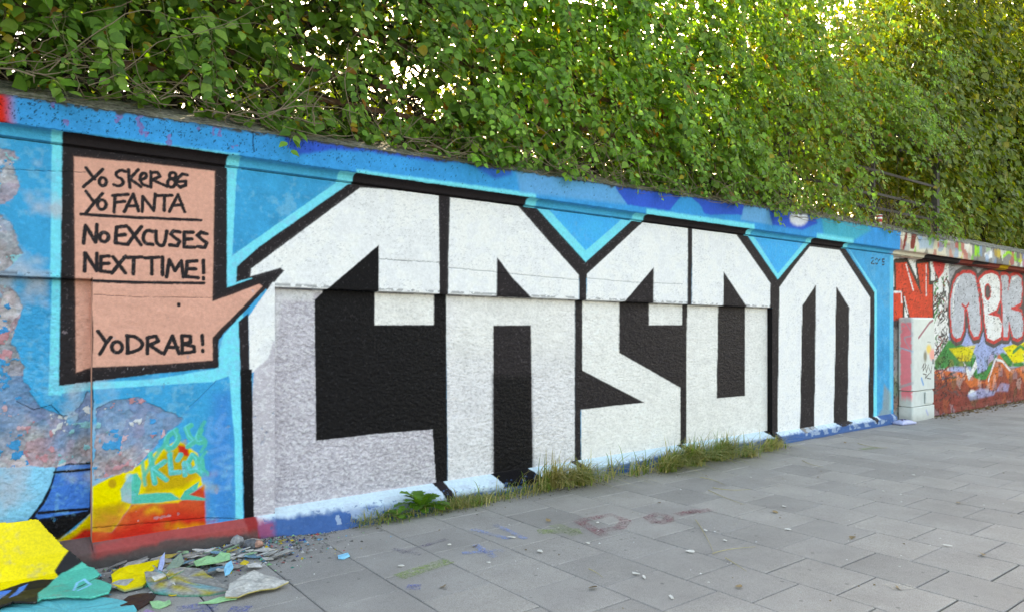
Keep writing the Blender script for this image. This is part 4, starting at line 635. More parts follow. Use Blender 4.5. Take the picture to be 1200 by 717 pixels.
COLL={k:lin(v) for k,v in COL.items()}
COLL.update(mint=lin((150,205,150)),yellow2=lin((225,195,40)),gg=lin((130,150,135)),rub=lin((165,162,158)),rubw=lin((205,203,198)),rust2=lin((58,36,34)),lilac2=lin((165,140,180)),tq=lin((75,190,200)),stone=lin((160,162,165)),stone2=lin((110,112,118)),stone3=lin((195,150,135)))
METAL={'silver':.55,'silver2':.28}
def raster(S,Z,plane,base,layers,warp=.006):
    col=base.copy(); met=np.zeros(len(S)); peel=np.zeros(len(S)); crack=np.zeros(len(S))
    sw=S+warp*fbm(S,Z,22,3,11)+.0035*fbm(S,Z,110,2,15); zw=Z+warp*fbm(S,Z,22,3,12)+.0035*fbm(S,Z,110,2,16)
    for k,pl,c,soft,a,hw,pts in layers:
        if pl!=plane: continue
        p=np.asarray(pts); mg=soft+hw+.02
        i=np.nonzero((S>p[:,0].min()-mg)&(S<p[:,0].max()+mg)&(Z>p[:,1].min()-mg)&(Z<p[:,1].max()+mg))[0]
        if not len(i): continue
        d=sdist(sw[i],zw[i],pts,k=='P')-hw
        al=a*smooth01(.5-d/(2*max(soft,.002)))
        if k=='P' and soft<=.008 and plane in 'ur' and c[0]!='_': al=np.maximum(al,.10*smooth01(.5-d/.07)*(fbm(S[i],Z[i],160,1,19)>-.1))
        if c=='_peel': peel[i]=np.maximum(peel[i],al); continue
        if c=='_crack': crack[i]=np.maximum(crack[i],al); continue
        col[i]=col[i]*(1-al[:,None])+COLL[c]*al[:,None]; met[i]=met[i]*(1-al)+METAL.get(c,0)*al
    return col,met,peel,crack

# ============ ground ============
def struct(o): o['kind']='structure'; return o
def ground_mat(name,c1,c2,scale,rough=.9,b_=.5,bd=.01):
    m,n,b=mat(name); co=objco(n); n1=noise(n,scale,8,.65,co); n2=noise(n,scale*14,4,.6,co); r=ramp(n,n1.outputs[0],[(.35,c1),(.68,c2)]); r2=ramp(n,n2.outputs[0],[(.3,(.7,)*3),(.7,(1.2,)*3)])
    n.links.new(mul(n,r.outputs[0],r2.outputs[0]),b.inputs['Base Color']); b.inputs['Roughness'].default_value=rough; bump(n,b,n2.outputs[0],b_,bd); return m
def sheet(name,x0,x1,y0,y1,z,m):
    me=quads(name,np.array([(x0,y0,z),(x1,y0,z),(x1,y1,z),(x0,y1,z)]),[(0,1,2,3)],False); return struct(obj(name,me,m))
sheet('ground',-300,300,-300,300,-.09,ground_mat('garden_soil',(.05,.045,.03),(.10,.09,.055),.8))
sheet('road',-250,250,-19,-9.2,-.075,ground_mat('asphalt',(.045,.045,.047),(.075,.075,.076),2.))
BED=sheet('pavement',-40,60,-9,-.02,-.012,ground_mat('joint_sand',(.035,.034,.026),(.09,.09,.06),3.))
def slab_mat():
    m,n,b=mat('concrete_slab'); co=N(n,'ShaderNodeNewGeometry').outputs['Position']; oi=N(n,'ShaderNodeObjectInfo')
    n1=noise(n,2.2,6,.6,co); n2=noise(n,170,5,.8,co); n3=noise(n,26,6,.75,co)
    r=ramp(n,n1.outputs[0],[(.3,(.285,.272,.262)),(.7,(.355,.34,.326))]); r2=ramp(n,n2.outputs[0],[(.34,(.55,.55,.55)),(.66,(1.35,1.34,1.33))]); r3=ramp(n,n3.outputs[0],[(.28,(.84,.83,.82)),(.5,(1.02,1.02,1.02))])
    rr=ramp(n,oi.outputs['Random'],[(0,(.87,.87,.87)),(.5,(1,1,1)),(1,(1.09,1.08,1.06))])
    vo=N(n,'ShaderNodeTexVoronoi'); vo.inputs['Scale'].default_value=5.5; n.links.new(co,vo.inputs['Vector']); rv_=ramp(n,vo.outputs['Distance'],[(.055,(.62,.62,.63)),(.085,(1,1,1))]); n5=noise(n,.9,5,.7,co); r5=ramp(n,n5.outputs[0],[(.35,(.93,.92,.91)),(.6,(1.03,1.03,1.03))])
    c=mul(n,mul(n,mul(n,mul(n,mul(n,r.outputs[0],r2.outputs[0]),r3.outputs[0]),rr.outputs[0]),rv_.outputs[0]),r5.outputs[0]); n.links.new(c,b.inputs['Base Color']); b.inputs['Roughness'].default_value=.82; bump(n,b,n2.outputs[0],.45,.003); return m
M_SLAB=slab_mat()
PS,PN=.507,.478
def slab_mesh(name,w,l):
    bm=bmesh.new(); box(bm,(0,0,-.02),(w,l,.04)); e=[e for e in bm.edges if all(v.co.z>-.01 for v in e.verts)]
    bmesh.ops.bevel(bm,geom=e,offset=.005,segments=1,affect='EDGES'); me=bpy.data.meshes.new(name); bm.to_mesh(me); bm.free(); me.materials.append(M_SLAB); return me
SLABM=[slab_mesh('paving_slab',PS-.006-.001*k,PN-.008-.001*k) for k in range(3)]
fwd=Vector((math.sin(YAW),math.cos(YAW))); rgt=Vector((math.cos(YAW),-math.sin(YAW)))
cand=[]
for k in range(-6,70):
    off=.206 if k%2==0 else .206+PN/2
    for j in range(-2,20):
        n0=off+(j-.0)*PN; s=1.615+(k+.5)*PS; n=n0+PN/2
        if n+PN/2<.13 or n>8.6: continue
        p=Vector((s,-n))-Vector((EYE.x,EYE.y)); d=p.dot(fwd); l=p.dot(rgt)
        vis=d>3.5 and abs(l)<d*.80+.6
        cand.append((0 if vis else 1,p.length,s,n))
cand.sort(); far=[]
for i,(nv,dd,s,n) in enumerate(cand):
    if nv==0 and i<300:
        o=obj('paving_slab',SLABM[random.randrange(3)],None,BED); o.location=(s+random.uniform(-.001,.001),-n+random.uniform(-.0015,.0015),random.uniform(-.002,.002)); o.rotation_euler=(R(random.uniform(-.18,.18)),R(random.uniform(-.18,.18)),R(random.uniform(-.2,.2)))
        if n-PN/2<.055: l_=n+PN/2-.055; o.scale.y=l_/PN; o.location.y=-(.055+l_/2)
    elif nv==0 or dd<9: far.append((s,n))
bm=bmesh.new()
for s,n in far:
  if n-PN/2>.05: box(bm,(s,-n,-.02+random.uniform(-.002,.002)),(PS-.007,PN-.008,.04))
# narrow cut slabs along the wall foot
o=bmobj('distant_paving_slabs',bm,M_SLAB,BED); o['kind']='stuff'

# ============ the wall ============
S1,S2,S3,S4=.665,1.9,8.722,12.288
PIERN,RECN,OUTN=0.,-.075,.06
def stepz(s): return 1.94-.008*s
def ftop(s): return 3.055+np.clip(.016*s,0,.14)
def dep(s): return s*math.sin(YAW)+5.5*math.cos(YAW)
def scol(a,b):
    r=[a];s=a
    while s<b-1e-6:
        dd=max(dep(s),3.5); st=.85*dd*dd/(5.51*708)
        if s<.08: st=.06
        if s>19.5: st=.25
        s=min(s+st,b); r.append(s)
    if len(r)>2 and r[-1]-r[-2]<.3*(r[-2]-r[-3]): r.pop(-2)
    return np.array(r)
COPE=[(-.004,2.806),(-.008,2.811),(-.004,2.817),(.022,2.820),(.026,2.845),(.034,2.862),(.055,2.876),(.095,2.882),(.103,2.887)]
def profile(kind):
    if kind=='pier': lo=[(.065,-.06),(.062,.108),(.056,.116),(.004,.160),(0,.168),(0,2.800)]
    elif kind=='panel': lo=[(.065,-.06),(.062,.106),(.056,.113),(-.07,.185),(-.075,.192),(-.075,1.925),(-.070,1.934),(-.004,1.936),(0,1.942),(0,2.800)]
    else: lo=[(-.10,-.06),(-.12,.06),(-.12,2.80)]
    if kind=='far': lo.append((-.01,2.803))
    return lo+COPE+[(.103,3.045),(.096,3.055),(-.30,3.255),(-.32,3.245),(-.33,-.07)]
def resample(pr,dz):
    o=[pr[0]]
    for a,b in zip(pr,pr[1:]):
        L=math.hypot(a[0]-b[0],a[1]-b[1]); d=dz if a[0]>-.29 else .3
        k=max(1,int(math.ceil(L/d)))
        if L<.02 and a[1]>.2: k=max(k,1)
        for i in range(1,k+1): o.append((a[0]+(b[0]-a[0])*i/k,a[1]+(b[1]-a[1])*i/k))
    return np.array(o)
WALL=empty('painted_wall',(4,0,0)); tag(WALL,'long concrete wall covered in graffiti with blue coping and white block letters','wall')
PIECES={}   # part key -> list of (V,Q,col,surf)
BASEF=lin((168,166,170))
def shade_wall(S,Z,nn,kind,Zr):
    """paint colour, metal/rough/grain and relief for wall vertices"""
    n=len(S); col=np.zeros((n,3)); surf=np.zeros((n,3)); disp=np.zeros(n)
    plinth=(Z<.19)&(nn>-.072) if kind=='panel' else ((Z<.165)&(nn>.002) if kind=='pier' else Z<-1)
    cope=(Z>2.8005); fas=(nn>.0945)&(Z>2.88); top=(Z>2.9)&~fas; cove=cope&~fas&~top
    rec=(~plinth)&(~cope)&(nn<-.03); up=(~plinth)&(~cope)&(nn>=-.03)
    big=fbm(S,Z,1.7,4,3); mid=fbm(S,Z,9,4,21); fine=fbm(S,Z,60,3,31)
    blue=COLL['blue']*(1+.35*mid+.3*big)[:,None]; blue=blue*(1-.0)+0; blue+= (np.clip(big*1.4+mid*.7,0,1)*.45)[:,None]*(lin((45,150,190))-blue)
    met=np.zeros(n); rough=np.full(n,.62); grain=np.full(n,.8)
    def do(mask,plane,base,warp=.005):
        i=np.nonzero(mask)[0]
        if not len(i): return None
        c,m,p,k=raster(S[i],Zr[i],plane,base[i] if base.ndim==2 else np.tile(base,(len(i),1)),PAINT,warp); col[i]=c; met[i]=m; return i,p,k
    PE=np.zeros(n);CR=np.zeros(n)
    wallbase=blue if kind!='far' else np.tile(BASEF,(n,1))*(1+.3*mid)[:,None]
    for mask,pl in((up,'u'),(rec,'f' if kind=='far' else 'r')):
        r=do(mask,pl,wallbase)
        if r: PE[r[0]]=r[1]; CR[r[0]]=r[2]
    # cove
    r=do(cove,'v',blue*.85+.15*COLL['cyan'])
    # fascia
    fb=COLL['fblue']*(1+.3*mid)[:,None]; r=do(fas,'c',fb,.012)
    if r: CR[r[0]]=np.maximum(CR[r[0]],r[2])
    # plinth
    pb=np.where((S<1.72+.05*mid)[:,None],lin((112,92,92)),COLL['pblue'])*(1+.5*mid)[:,None]; r=do(plinth,'p',pb,.035); wp=plinth&(S>2.0)&(fbm(S,Z*1.5,9,4,131)>.02+.5*np.clip((.1-Z)/.1,-.5,1)*0)&(nn>.0)&(fbm(S,Z,3,2,132)>-.12)&(Z>.03); col[wp&(col.max(1)>.06)]=.45*col[wp&(col.max(1)>.06)]+.55*lin((190,208,225))
    if kind=='far':
        ci,ce_=cells(S+.05*fbm(S,Z,6,2,111),Z*1.3,6.5,112); mp=np.array([lin(c) for c in((225,218,200),(150,60,60),(170,172,175),(120,200,70),(120,160,200),(215,190,80),(240,235,225),(110,100,95),(200,90,80))]); fk=(fas&(ci>.35)); col[fk]=.35*col[fk]+.65*mp[(ci[fk]*57).astype(int)%9]
    # weathered specks on fascia (dark pits, more on the left), sooty upper edge
    sp=fbm(S,Z,70,2,41); k=fas*smooth01((fbm(S,Z,95,3,41)-(np.clip(.12+.03*S,.12,.42)+.1*np.clip((2.95-Z)*12,0,1)))/.08); col*=(1-.72*k)[:,None]
    k=fas&(S<1.6)&(fbm(S,Z,16,3,43)>.24); col[k]=.5*col[k]+.5*lin((150,70,140))
    ed=fas*smooth01((Z-(3.035-.03*np.abs(fbm(S,Z,12,3,44))*2))/.02)*(.55+.45*(fbm(S,Z,30,2,45)>-.05)); col[:]=col*(1-ed[:,None])+ed[:,None]*lin((70,72,70))
    # top of the coping: bare weathered concrete with lichen
    tc=lin((150,146,138))*(1+.9*mid+.9*fine)[:,None]; li=(fbm(S,Z*3+nn*8,14,3,47)>.12)[:,None]; tc=np.where(li,tc*np.array([.75,.85,.6]),tc); dk=(fbm(S*2,nn*9+Z,8,3,49)>.1)[:,None]; tc=np.where(dk,tc*.5,tc)
    col[top]=tc[top]; rough[cope]=.75; rough[top]=.95
    # drips of paint / dirt along the foot of the plinth
    dirt=plinth*smooth01((np.where(S<1.75,.09,.025)+.08*mid-Z)/.07)*.75; col[:]=col*(1-dirt[:,None])+dirt[:,None]*lin((88,84,82))
    ch=plinth&(S>1.8)&(fbm(S,Z*2,40,3,51)>.2)&(nn>.02); col[ch]=.35*col[ch]+.65*lin((72,108,160))
    isb=(up|rec)&(col[:,2]>col[:,0]*2.2)&(kind!='far'); ck=isb*np.clip(1.6*(fbm(S,Z,5,4,141)-.04)+1.6*fbm(S,Z,34,3,142),0,.55)*np.where(S<2.2,.8,.5); col[:]=col*(1-ck[:,None])+ck[:,None]*lin((120,192,222))
    ck=isb*(S<.9)*np.clip(3.2*(fbm(S,Z,5,4,143)+.12*smooth01((.45-S)/.3)-.06),0,.8); col[:]=col*(1-ck[:,None])+ck[:,None]*lin((178,186,200))
    if kind=='far': 
        mo=rec; ci2,_e=cells(S+.06*fbm(S,Z,8,2,151),Z+.06*fbm(S,Z,8,2,152),5,153); mp2=np.array([lin(c) for c in((170,70,60),(230,225,220),(120,60,55),(205,110,60),(90,120,80),(180,185,200))]); am=(.25*(ci2>.5)*(Z<1.05))[:,None]; col[mo]=(col*(1-am)+am*mp2[(ci2*40).astype(int)%6])[mo]; col[mo]*=(1+.5*mid+.5*fine)[mo][:,None]
        st_=rec&(np.abs(fbm(S*2.2,Z*1.4,4,3,154))<.012+.01*(Z<1.1)); col[st_]=col[st_]*.3
    # ---- peeling on the left
    pn=PE*1.15+1.3*fbm(S,Z,6,4,61)+.7*fbm(S,Z,22,3,62)-.25*smooth01((Z-.75)/.35)*(Z<1.2); pe=smooth01((pn-.50)/.05)*(PE>.02); pes=smooth01((pn-.38)/.26)*(PE>.02)
    cid,ce=cells(S+.02*fbm(S,Z,20,2,64),Z+.02*fbm(S,Z,20,2,65),20,66); pal=np.array([lin(c) for c in((150,140,146),(128,122,128),(165,150,158),(140,120,140),(105,98,104),(170,110,120),(110,150,180),(196,190,192),(150,90,98),(142,150,150))])
    big_id,_=cells(S+.05*fbm(S,Z,9,2,67),Z+.05*fbm(S,Z,9,2,68),7,69)
    pc=.18*pal[(cid*9.99).astype(int)]+.30*pal[(big_id*9.99).astype(int)]+.52*lin((152,150,154)); pc=pc*(1+.8*fbm(S,Z,60,3,71)+.6*fbm(S,Z,14,3,75))[:,None]; tb=np.clip(.5+3*fbm(S,Z,5,3,79),0,1)[:,None]; pc=1.3*(pc*(1-.2*tb)+.2*tb*lin((100,140,175))); gb=(.55*smooth01((Z-.66+.5*fbm(S,Z,6,3,63))/.35)*(Z<1.3))[:,None]; pc=pc*(1-gb)+gb*lin((45,135,190))
    # remaining islands of old paint
    isl=((fbm(S,Z,20,4,72)+.3*fbm(S,Z,5,2,70))>.13)[:,None]; ipal=np.array([lin(c) for c in((40,150,205),(205,168,176),(130,190,200),(205,208,212),(40,150,210),(196,140,148))]); pc=np.where(isl,ipal[(big_id*5.99).astype(int)],pc)
    rimm=smooth01((pn-.43)/.05)*(1-pe)*(PE>.02); 
    col[:]=col*(1-(.5*pe+.5*pes)[:,None])+pc*(.5*pe+.5*pes)[:,None]; met*=1-pe; rough=rough*(1-pe)+.9*pe
    disp+= -pe*(.009-.005*isl[:,0]) + pe*.026*fbm(S,Z,24,4,73) + rimm*.003*np.clip(fbm(S,Z,12,2,74)*4,0,1)
    # chipped edge flakes all over blue left areas
    if kind!='far':
        fl=(S<1.9)&(Z<1.9)&(~plinth)&(fbm(S,Z,15,4,76)>.30); col[fl]=.6*col[fl]+.4*pc[fl]; disp[fl]-=.003
    # cracks
    col*= (1-.88*CR)[:,None]; disp-=.006*CR
    # groove line: shadow and dirt painted into the colour
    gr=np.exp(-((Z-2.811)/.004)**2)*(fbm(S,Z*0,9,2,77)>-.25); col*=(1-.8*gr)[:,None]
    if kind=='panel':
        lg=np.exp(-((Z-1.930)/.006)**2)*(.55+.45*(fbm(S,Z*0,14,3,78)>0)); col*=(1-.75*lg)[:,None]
    # relief
    smo=.0045*fbm(S,Z,5,3,81)+.005*fbm(S+.4*Z,Z,26,3,82)+.0032*fbm(S,Z,85,2,83)
    sx=S+.6*Z; ro=.0035*np.clip(fbm(sx*.75,Z,24,3,85)+.05,-.2,.5)+.0085*fbm(sx*.7,Z,72,2,86)+.005*fbm(sx*.8,Z,140,2,87)+.004*fbm(S,Z,3,2,88)
    disp+=np.where(rec,ro if kind!='far' else smo*1.2,smo)
    disp+=np.where(fas|top,.010*fbm(S,Z+nn,14,3,91)+.006*fbm(S,Z+nn,50,2,92),0)+np.where(top,.012*fbm(S,nn*3,5,3,93),0)+np.where(plinth,.010*fbm(S,Z,6,3,94),0)
    grain=np.where(rec,.9,grain); grain=np.where(fas,.6,grain); grain=np.where(top,.9,grain)
    # uneven coverage: roller and spray passes
    cov=1+.10*fbm(S,Z,2.2,3,121)+.07*fbm(S*.25,Z,26,2,122)+.17*fbm(S,Z,11,4,123); col*=np.where(up|rec,cov,1)[:,None]
    # whites: streaky darker flecks on the trowelled surface
    fleck=(fbm(S-.5*Z,Z*2.2,55,3,95)>.19)&up&(col.min(1)>.5)&(fbm(S,Z,4,2,96)>-.06); col[fleck]*=.80
    pit_shade=np.where(rec,smooth01((-(fbm(sx*.7,Z,72,2,86)+.6*fbm(sx*.8,Z,140,2,87))-.10)/.2),0)*np.where(met>.15,.22,.15); col*=(1-pit_shade)[:,None]  # relief shade painted in: low spots of the rough-cast darkened
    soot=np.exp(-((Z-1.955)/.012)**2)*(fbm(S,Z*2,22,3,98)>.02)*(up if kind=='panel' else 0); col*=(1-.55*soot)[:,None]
    fleck=(fbm(S,Z,70,2,97)>.27)&(up|rec)&(col.max(1)<.05); col[fleck]=col[fleck]*2.6+.01  # blacks: lighter worn flecks
    hi=(rec|up)&(met>.2)&(fbm(sx*.7,Z,72,2,86)+.5*fbm(sx*.8,Z,140,2,87)>.12); col[hi]=col[hi]*.6+.4*lin((238,238,240)); met[hi]*=.3  # painted glints: high spots of the silver grain blended towards white
    surf[:,0]=np.clip(met,0,1); surf[:,1]=np.where(met>.2,.42,rough); surf[:,1]=np.where((col.max(1)<.04)&rec,.42,surf[:,1]); surf[:,2]=grain
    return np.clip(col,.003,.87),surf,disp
def build_segment(a,b,kind,dz):
    pr=resample(profile(kind),dz); s=scol(a,b); ns,nr=len(s),len(pr)
    S=np.repeat(s,nr); NN=np.tile(pr[:,0],ns); Z=np.tile(pr[:,1],ns)
    # geometry of the slightly falling ledge and rising coping
    tz=ftop(S)-3.055; Zg=Z+np.where(Z>2.89,tz*np.clip((Z-2.89)/.15,0,1),0)
    if kind=='panel':
        k=np.clip((Z-1.0)/.9,0,1)*np.clip((2.7-Z)/.7,0,1); Zg=Zg+(stepz(S)-1.936)*k
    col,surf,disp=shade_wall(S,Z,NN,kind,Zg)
    prn=np.gradient(pr,axis=0); nn_=np.stack([prn[:,1],-prn[:,0]],1); nn_/=np.linalg.norm(nn_,axis=1,keepdims=True)+1e-9
    NX=np.tile(nn_[:,0],ns); NZ=np.tile(nn_[:,1],ns)
    edge=np.clip(np.minimum(S-a,b-S)/.012,0,1); disp=disp*edge
    wav=.012*fbm(S,S*0,.35,2,99)
    fl_=smooth01((S-1.75)/.5)*smooth01((3.7-S)/.6); NN=NN+.15*fl_*np.clip((.108-Z)/.108,0,1)*(Z>-.07)*(NN>.0)*(Z<.12)
    V=np.stack([S,-(NN+disp*NX),Zg+disp*NZ],1)
    i=np.arange(ns-1)[:,None]*nr; j=np.arange(nr-1)[None,:]; Q=np.stack([i+j,i+nr+j,i+nr+j+1,i+j+1],-1).reshape(-1,4)
    # assign faces to parts
    cs=S[Q].mean(1); czr=Zg[Q].mean(1); cz=Z[Q].mean(1); cn=NN[Q].mean(1)
    key=np.full(len(Q),0); names=['body','plinth','coping','bubble','C','A','S','O','M']
    key[cz>2.803]=2
    pl=(cz<.19)&(cn>-.073) if kind=='panel' else ((cz<.166)&(cn>.001) if kind=='pier' else cz<-9); key[pl]=1
    if kind!='far':
        for k in('bubble','C','A','S','O','M'):
            U,Rr=PARTS[k]
            m=(key==0)&(cn>=-.03)
            if U: q=np.nonzero(m)[0]; key[q[inside(cs[q],czr[q],U)]]=names.index(k)
            m=(key==0)&(cn<-.03)
            if Rr and m.any(): q=np.nonzero(m)[0]; key[q[inside(cs[q],czr[q],Rr)]]=names.index(k)
    for k in np.unique(key):
        q=Q[key==k]; nm=names[k]
        if nm in('body',): nm=nm+'%d'%len(PIECES)+kind if False else 'body@%.1f'%a
        if nm=='coping': nm='coping@'+('0' if b<=S2+.01 and False else ('far' if kind=='far' else 'main'))
        u,inv=np.unique(q.ravel(),return_inverse=True)
        PIECES.setdefault(nm,[]).append((V[u],inv.reshape(-1,4),col[u],surf[u]))
SEGS=[(-1.6,S1,'panel',.0060),(S1,S2,'pier',.0058),(S2,S3,'panel',.0072),(S3,S4,'pier',.0115),(S4,27.,'far',.015)]
for sg in SEGS: build_segment(*sg)
# returns of the piers (side faces between pier front and recessed panel)
def side(s,z0,z1,sgn,c,key):
    z=np.arange(z0,z1,.01); V=np.concatenate([np.stack([np.full_like(z,s),np.full_like(z,.080 if sgn<0 or s<5 else .125),z],1),np.stack([np.full_like(z,s),np.full_like(z,-.0005),z],1)]); m=len(z)
    i=np.arange(m-1); Q=np.stack([i,i+m,i+m+1,i+1],1) if sgn>0 else np.stack([i,i+1,i+m+1,i+m],1)
    col=np.tile(c,(2*m,1)); su=np.tile(np.array([0,.6,.4]),(2*m,1))
    return V,Q,col,su
for s,sg,c,k,zt in((S1,-1,COLL['pink']*.8,'body@0.7',1.93),(S2,1,COLL['silver'],'C',1.92),(S3,-1,COLL['jet'],'M',1.87),(S4,1,BASEF,'body@8.7',2.79)):
    PIECES.setdefault(k,[]).append(side(s,.1,zt,sg,c,k))
PN_={'plinth':('plinth','sloping plinth at the wall foot, white above and blue below'),'coping@main':('coping','blue painted coping with royal blue patches and cyan lower edge'),'coping@far':('coping','coping of the far stretch in patchy cream, maroon and lime paint'),
 'bubble':('speech_bubble','salmon pink speech bubble with black border and handwritten black lines'),'C':('painted_letter','white and silver block letter C with large black inside'),'A':('painted_letter','white block letter A with black leg gap, second letter'),'S':('painted_letter','white block letter S with angular black gaps, third letter'),'O':('painted_letter','white block letter O with narrow black opening, fourth letter'),'M':('painted_letter','white block letter M with two black slots, last letter'),
 'body@-1.6':('wall_panel','peeling left panel with pale blue and black painted shapes'),'body@0.7':('pier','blue pier around the speech bubble with yellow and red below'),'body@1.9':('wall_panel','blue triangles above the white letters'),'body@8.7':('pier','blue strip beside the letter M with small date'),'body@12.3':('wall_panel','far panel with red and silver bubble letters')}
for k,L in PIECES.items():
    off=0;Vs=[];Qs=[];cs=[];su=[]
    for V,Q,c,s_ in L: Vs.append(V);Qs.append(Q+off);cs.append(c);su.append(s_);off+=len(V)
    nm,lab=PN_[k]; V=np.concatenate(Vs); V[:,0]-=4
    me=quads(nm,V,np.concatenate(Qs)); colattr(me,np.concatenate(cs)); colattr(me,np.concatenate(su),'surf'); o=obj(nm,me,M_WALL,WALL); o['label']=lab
# ============ fence on the wall ============
FY=.20
FEN=empty('iron_fence',(4,FY,3.2)); tag(FEN,'rusty iron rail fence on top of the wall, overgrown with vines','fence')
def fpart(name,bm,m): return bmobj(name,bm,m,FEN,loc=(-4,-FY,-3.2))
posts=[-1.2,1.5,5.08,7.2,9.28,9.47,12.0,14.43]
for s in posts:
    bm=bmesh.new(); wd=.055 if s not in(14.43,) else .11
    box(bm,(s,FY,3.85+.1),(wd,wd,1.75),bev=.006); box(bm,(s,FY,4.84),(wd*1.3,wd*1.3,.04),bev=.004); box(bm,(s,FY,3.12),(wd*2,wd*2,.03),bev=.003)
    fpart('post',bm,M_IRON if s<7 else M_IRONG)
railz=[3.50,3.735,4.13,4.60,4.86]
for a,b in zip(posts,posts[1:]):
    if b-a<.3: continue
    for z in railz:
        rise=.09*min(a,11)/11
        bm=bmesh.new(); box(bm,((a+b)/2,FY-.02,z+rise+random.uniform(-.01,.01)),(b-a-.05,.014,.045),bev=.002); fpart('rail',bm,M_IRON if a<7 else M_IRONG)
# ============ vegetation ============
M_SHOOT=plain('green_shoot',(.16,.17,.06),.7,60)
LEAFT=np.array([(0,0,0),(.16,.30,.05),(.42,.40,.08),(.70,.24,.05),(1,0,-.06),(.70,-.24,.05),(.42,-.40,.08),(.16,-.30,.05),(.45,0,-.03)],float)
LEAFF=[(0,8,2,1),(8,4,3,2),(0,7,6,8),(8,6,5,4)]
def leaf_cloud(name,P_,Nr,T,size,col,mat_,simple=False):
    n=len(P_)
    if simple: tpl=np.array([(0,0,0),(.5,.34,.06),(1,0,-.05),(.5,-.34,.06)],float); F=[(0,3,2,1)]
    else: tpl=LEAFT; F=LEAFF
    Nr=Nr/(np.linalg.norm(Nr,axis=1,keepdims=True)+1e-9); T=T-Nr*(T*Nr).sum(1,keepdims=True); T/=np.linalg.norm(T,axis=1,keepdims=True)+1e-9; B=np.cross(Nr,T)
    wj=RNG.uniform(.8,1.2,n)
    V=P_[:,None,:]+size[:,None,None]*(tpl[None,:,0:1]*T[:,None,:]+wj[:,None,None]*tpl[None,:,1:2]*B[:,None,:]+tpl[None,:,2:3]*Nr[:,None,:])
    k=len(tpl); Fq=np.array(F); Q=(np.arange(n)[:,None,None]*k+Fq[None]).reshape(-1,4)
    me=quads(name,V.reshape(-1,3),Q,False); colattr(me,np.repeat(col,k,axis=0)); me.materials.append(mat_); return me
def jit(n,a): return RNG.normal(0,a,(n,3))
GREEN=np.array([(.048,.112,.014),(.062,.142,.018),(.085,.178,.026),(.032,.076,.011),(.11,.19,.034)]); YEL=np.array([(.42,.32,.02),(.30,.24,.02),(.28,.12,.02)])
def leafcol(n,yel=.02,lift=1.0):
    c=GREEN[RNG.integers(0,len(GREEN),n)]*RNG.uniform(.75,1.25,(n,1))*lift; y=RNG.random(n)<yel; c[y]=YEL[RNG.integers(0,3,y.sum())]; return c
def vine_density(s,z):
    """how thickly the vine covers the fence"""
    d=.80+1.2*fbm(s,z,1.1,3,201)+1.1*fbm(s,z,3.2,2,203)
    g=np.exp(-((s-2.75)/.75)**2-((z-3.68)/.42)**2); d-=.52*g; d+=.10*smooth01((2.2-s)/.6)
    d-=.12*np.exp(-((s-1.3)/.6)**2-((z-3.5)/.25)**2)
    d-=.25*smooth01((s-5.5)/1.5)*smooth01((3.9-z)/.5); d+=.30*smooth01((s-3.6)/1.)*smooth01((10.-s)/2.); d-=.5*smooth01((s-9.6)/1.4)*smooth01((5.2-z)/.6)+0*s; d+=.35*smooth01((s-9.)/1.)*smooth01((3.75-z)/.3); d-=.75*smooth01((s-9.)/1.5)*smooth01((z-5.2)/.8)
    d+=.25*smooth01((z-4.3)/.4); d-=.22*smooth01((s-7.4)/1.5)
    far_=smooth01((s-14.0)/.6); d=d*(1-far_)+far_*(.85+1.0*fbm(s,z,.9,3,221)+.8*fbm(s,z,2.5,2,222))
    return d
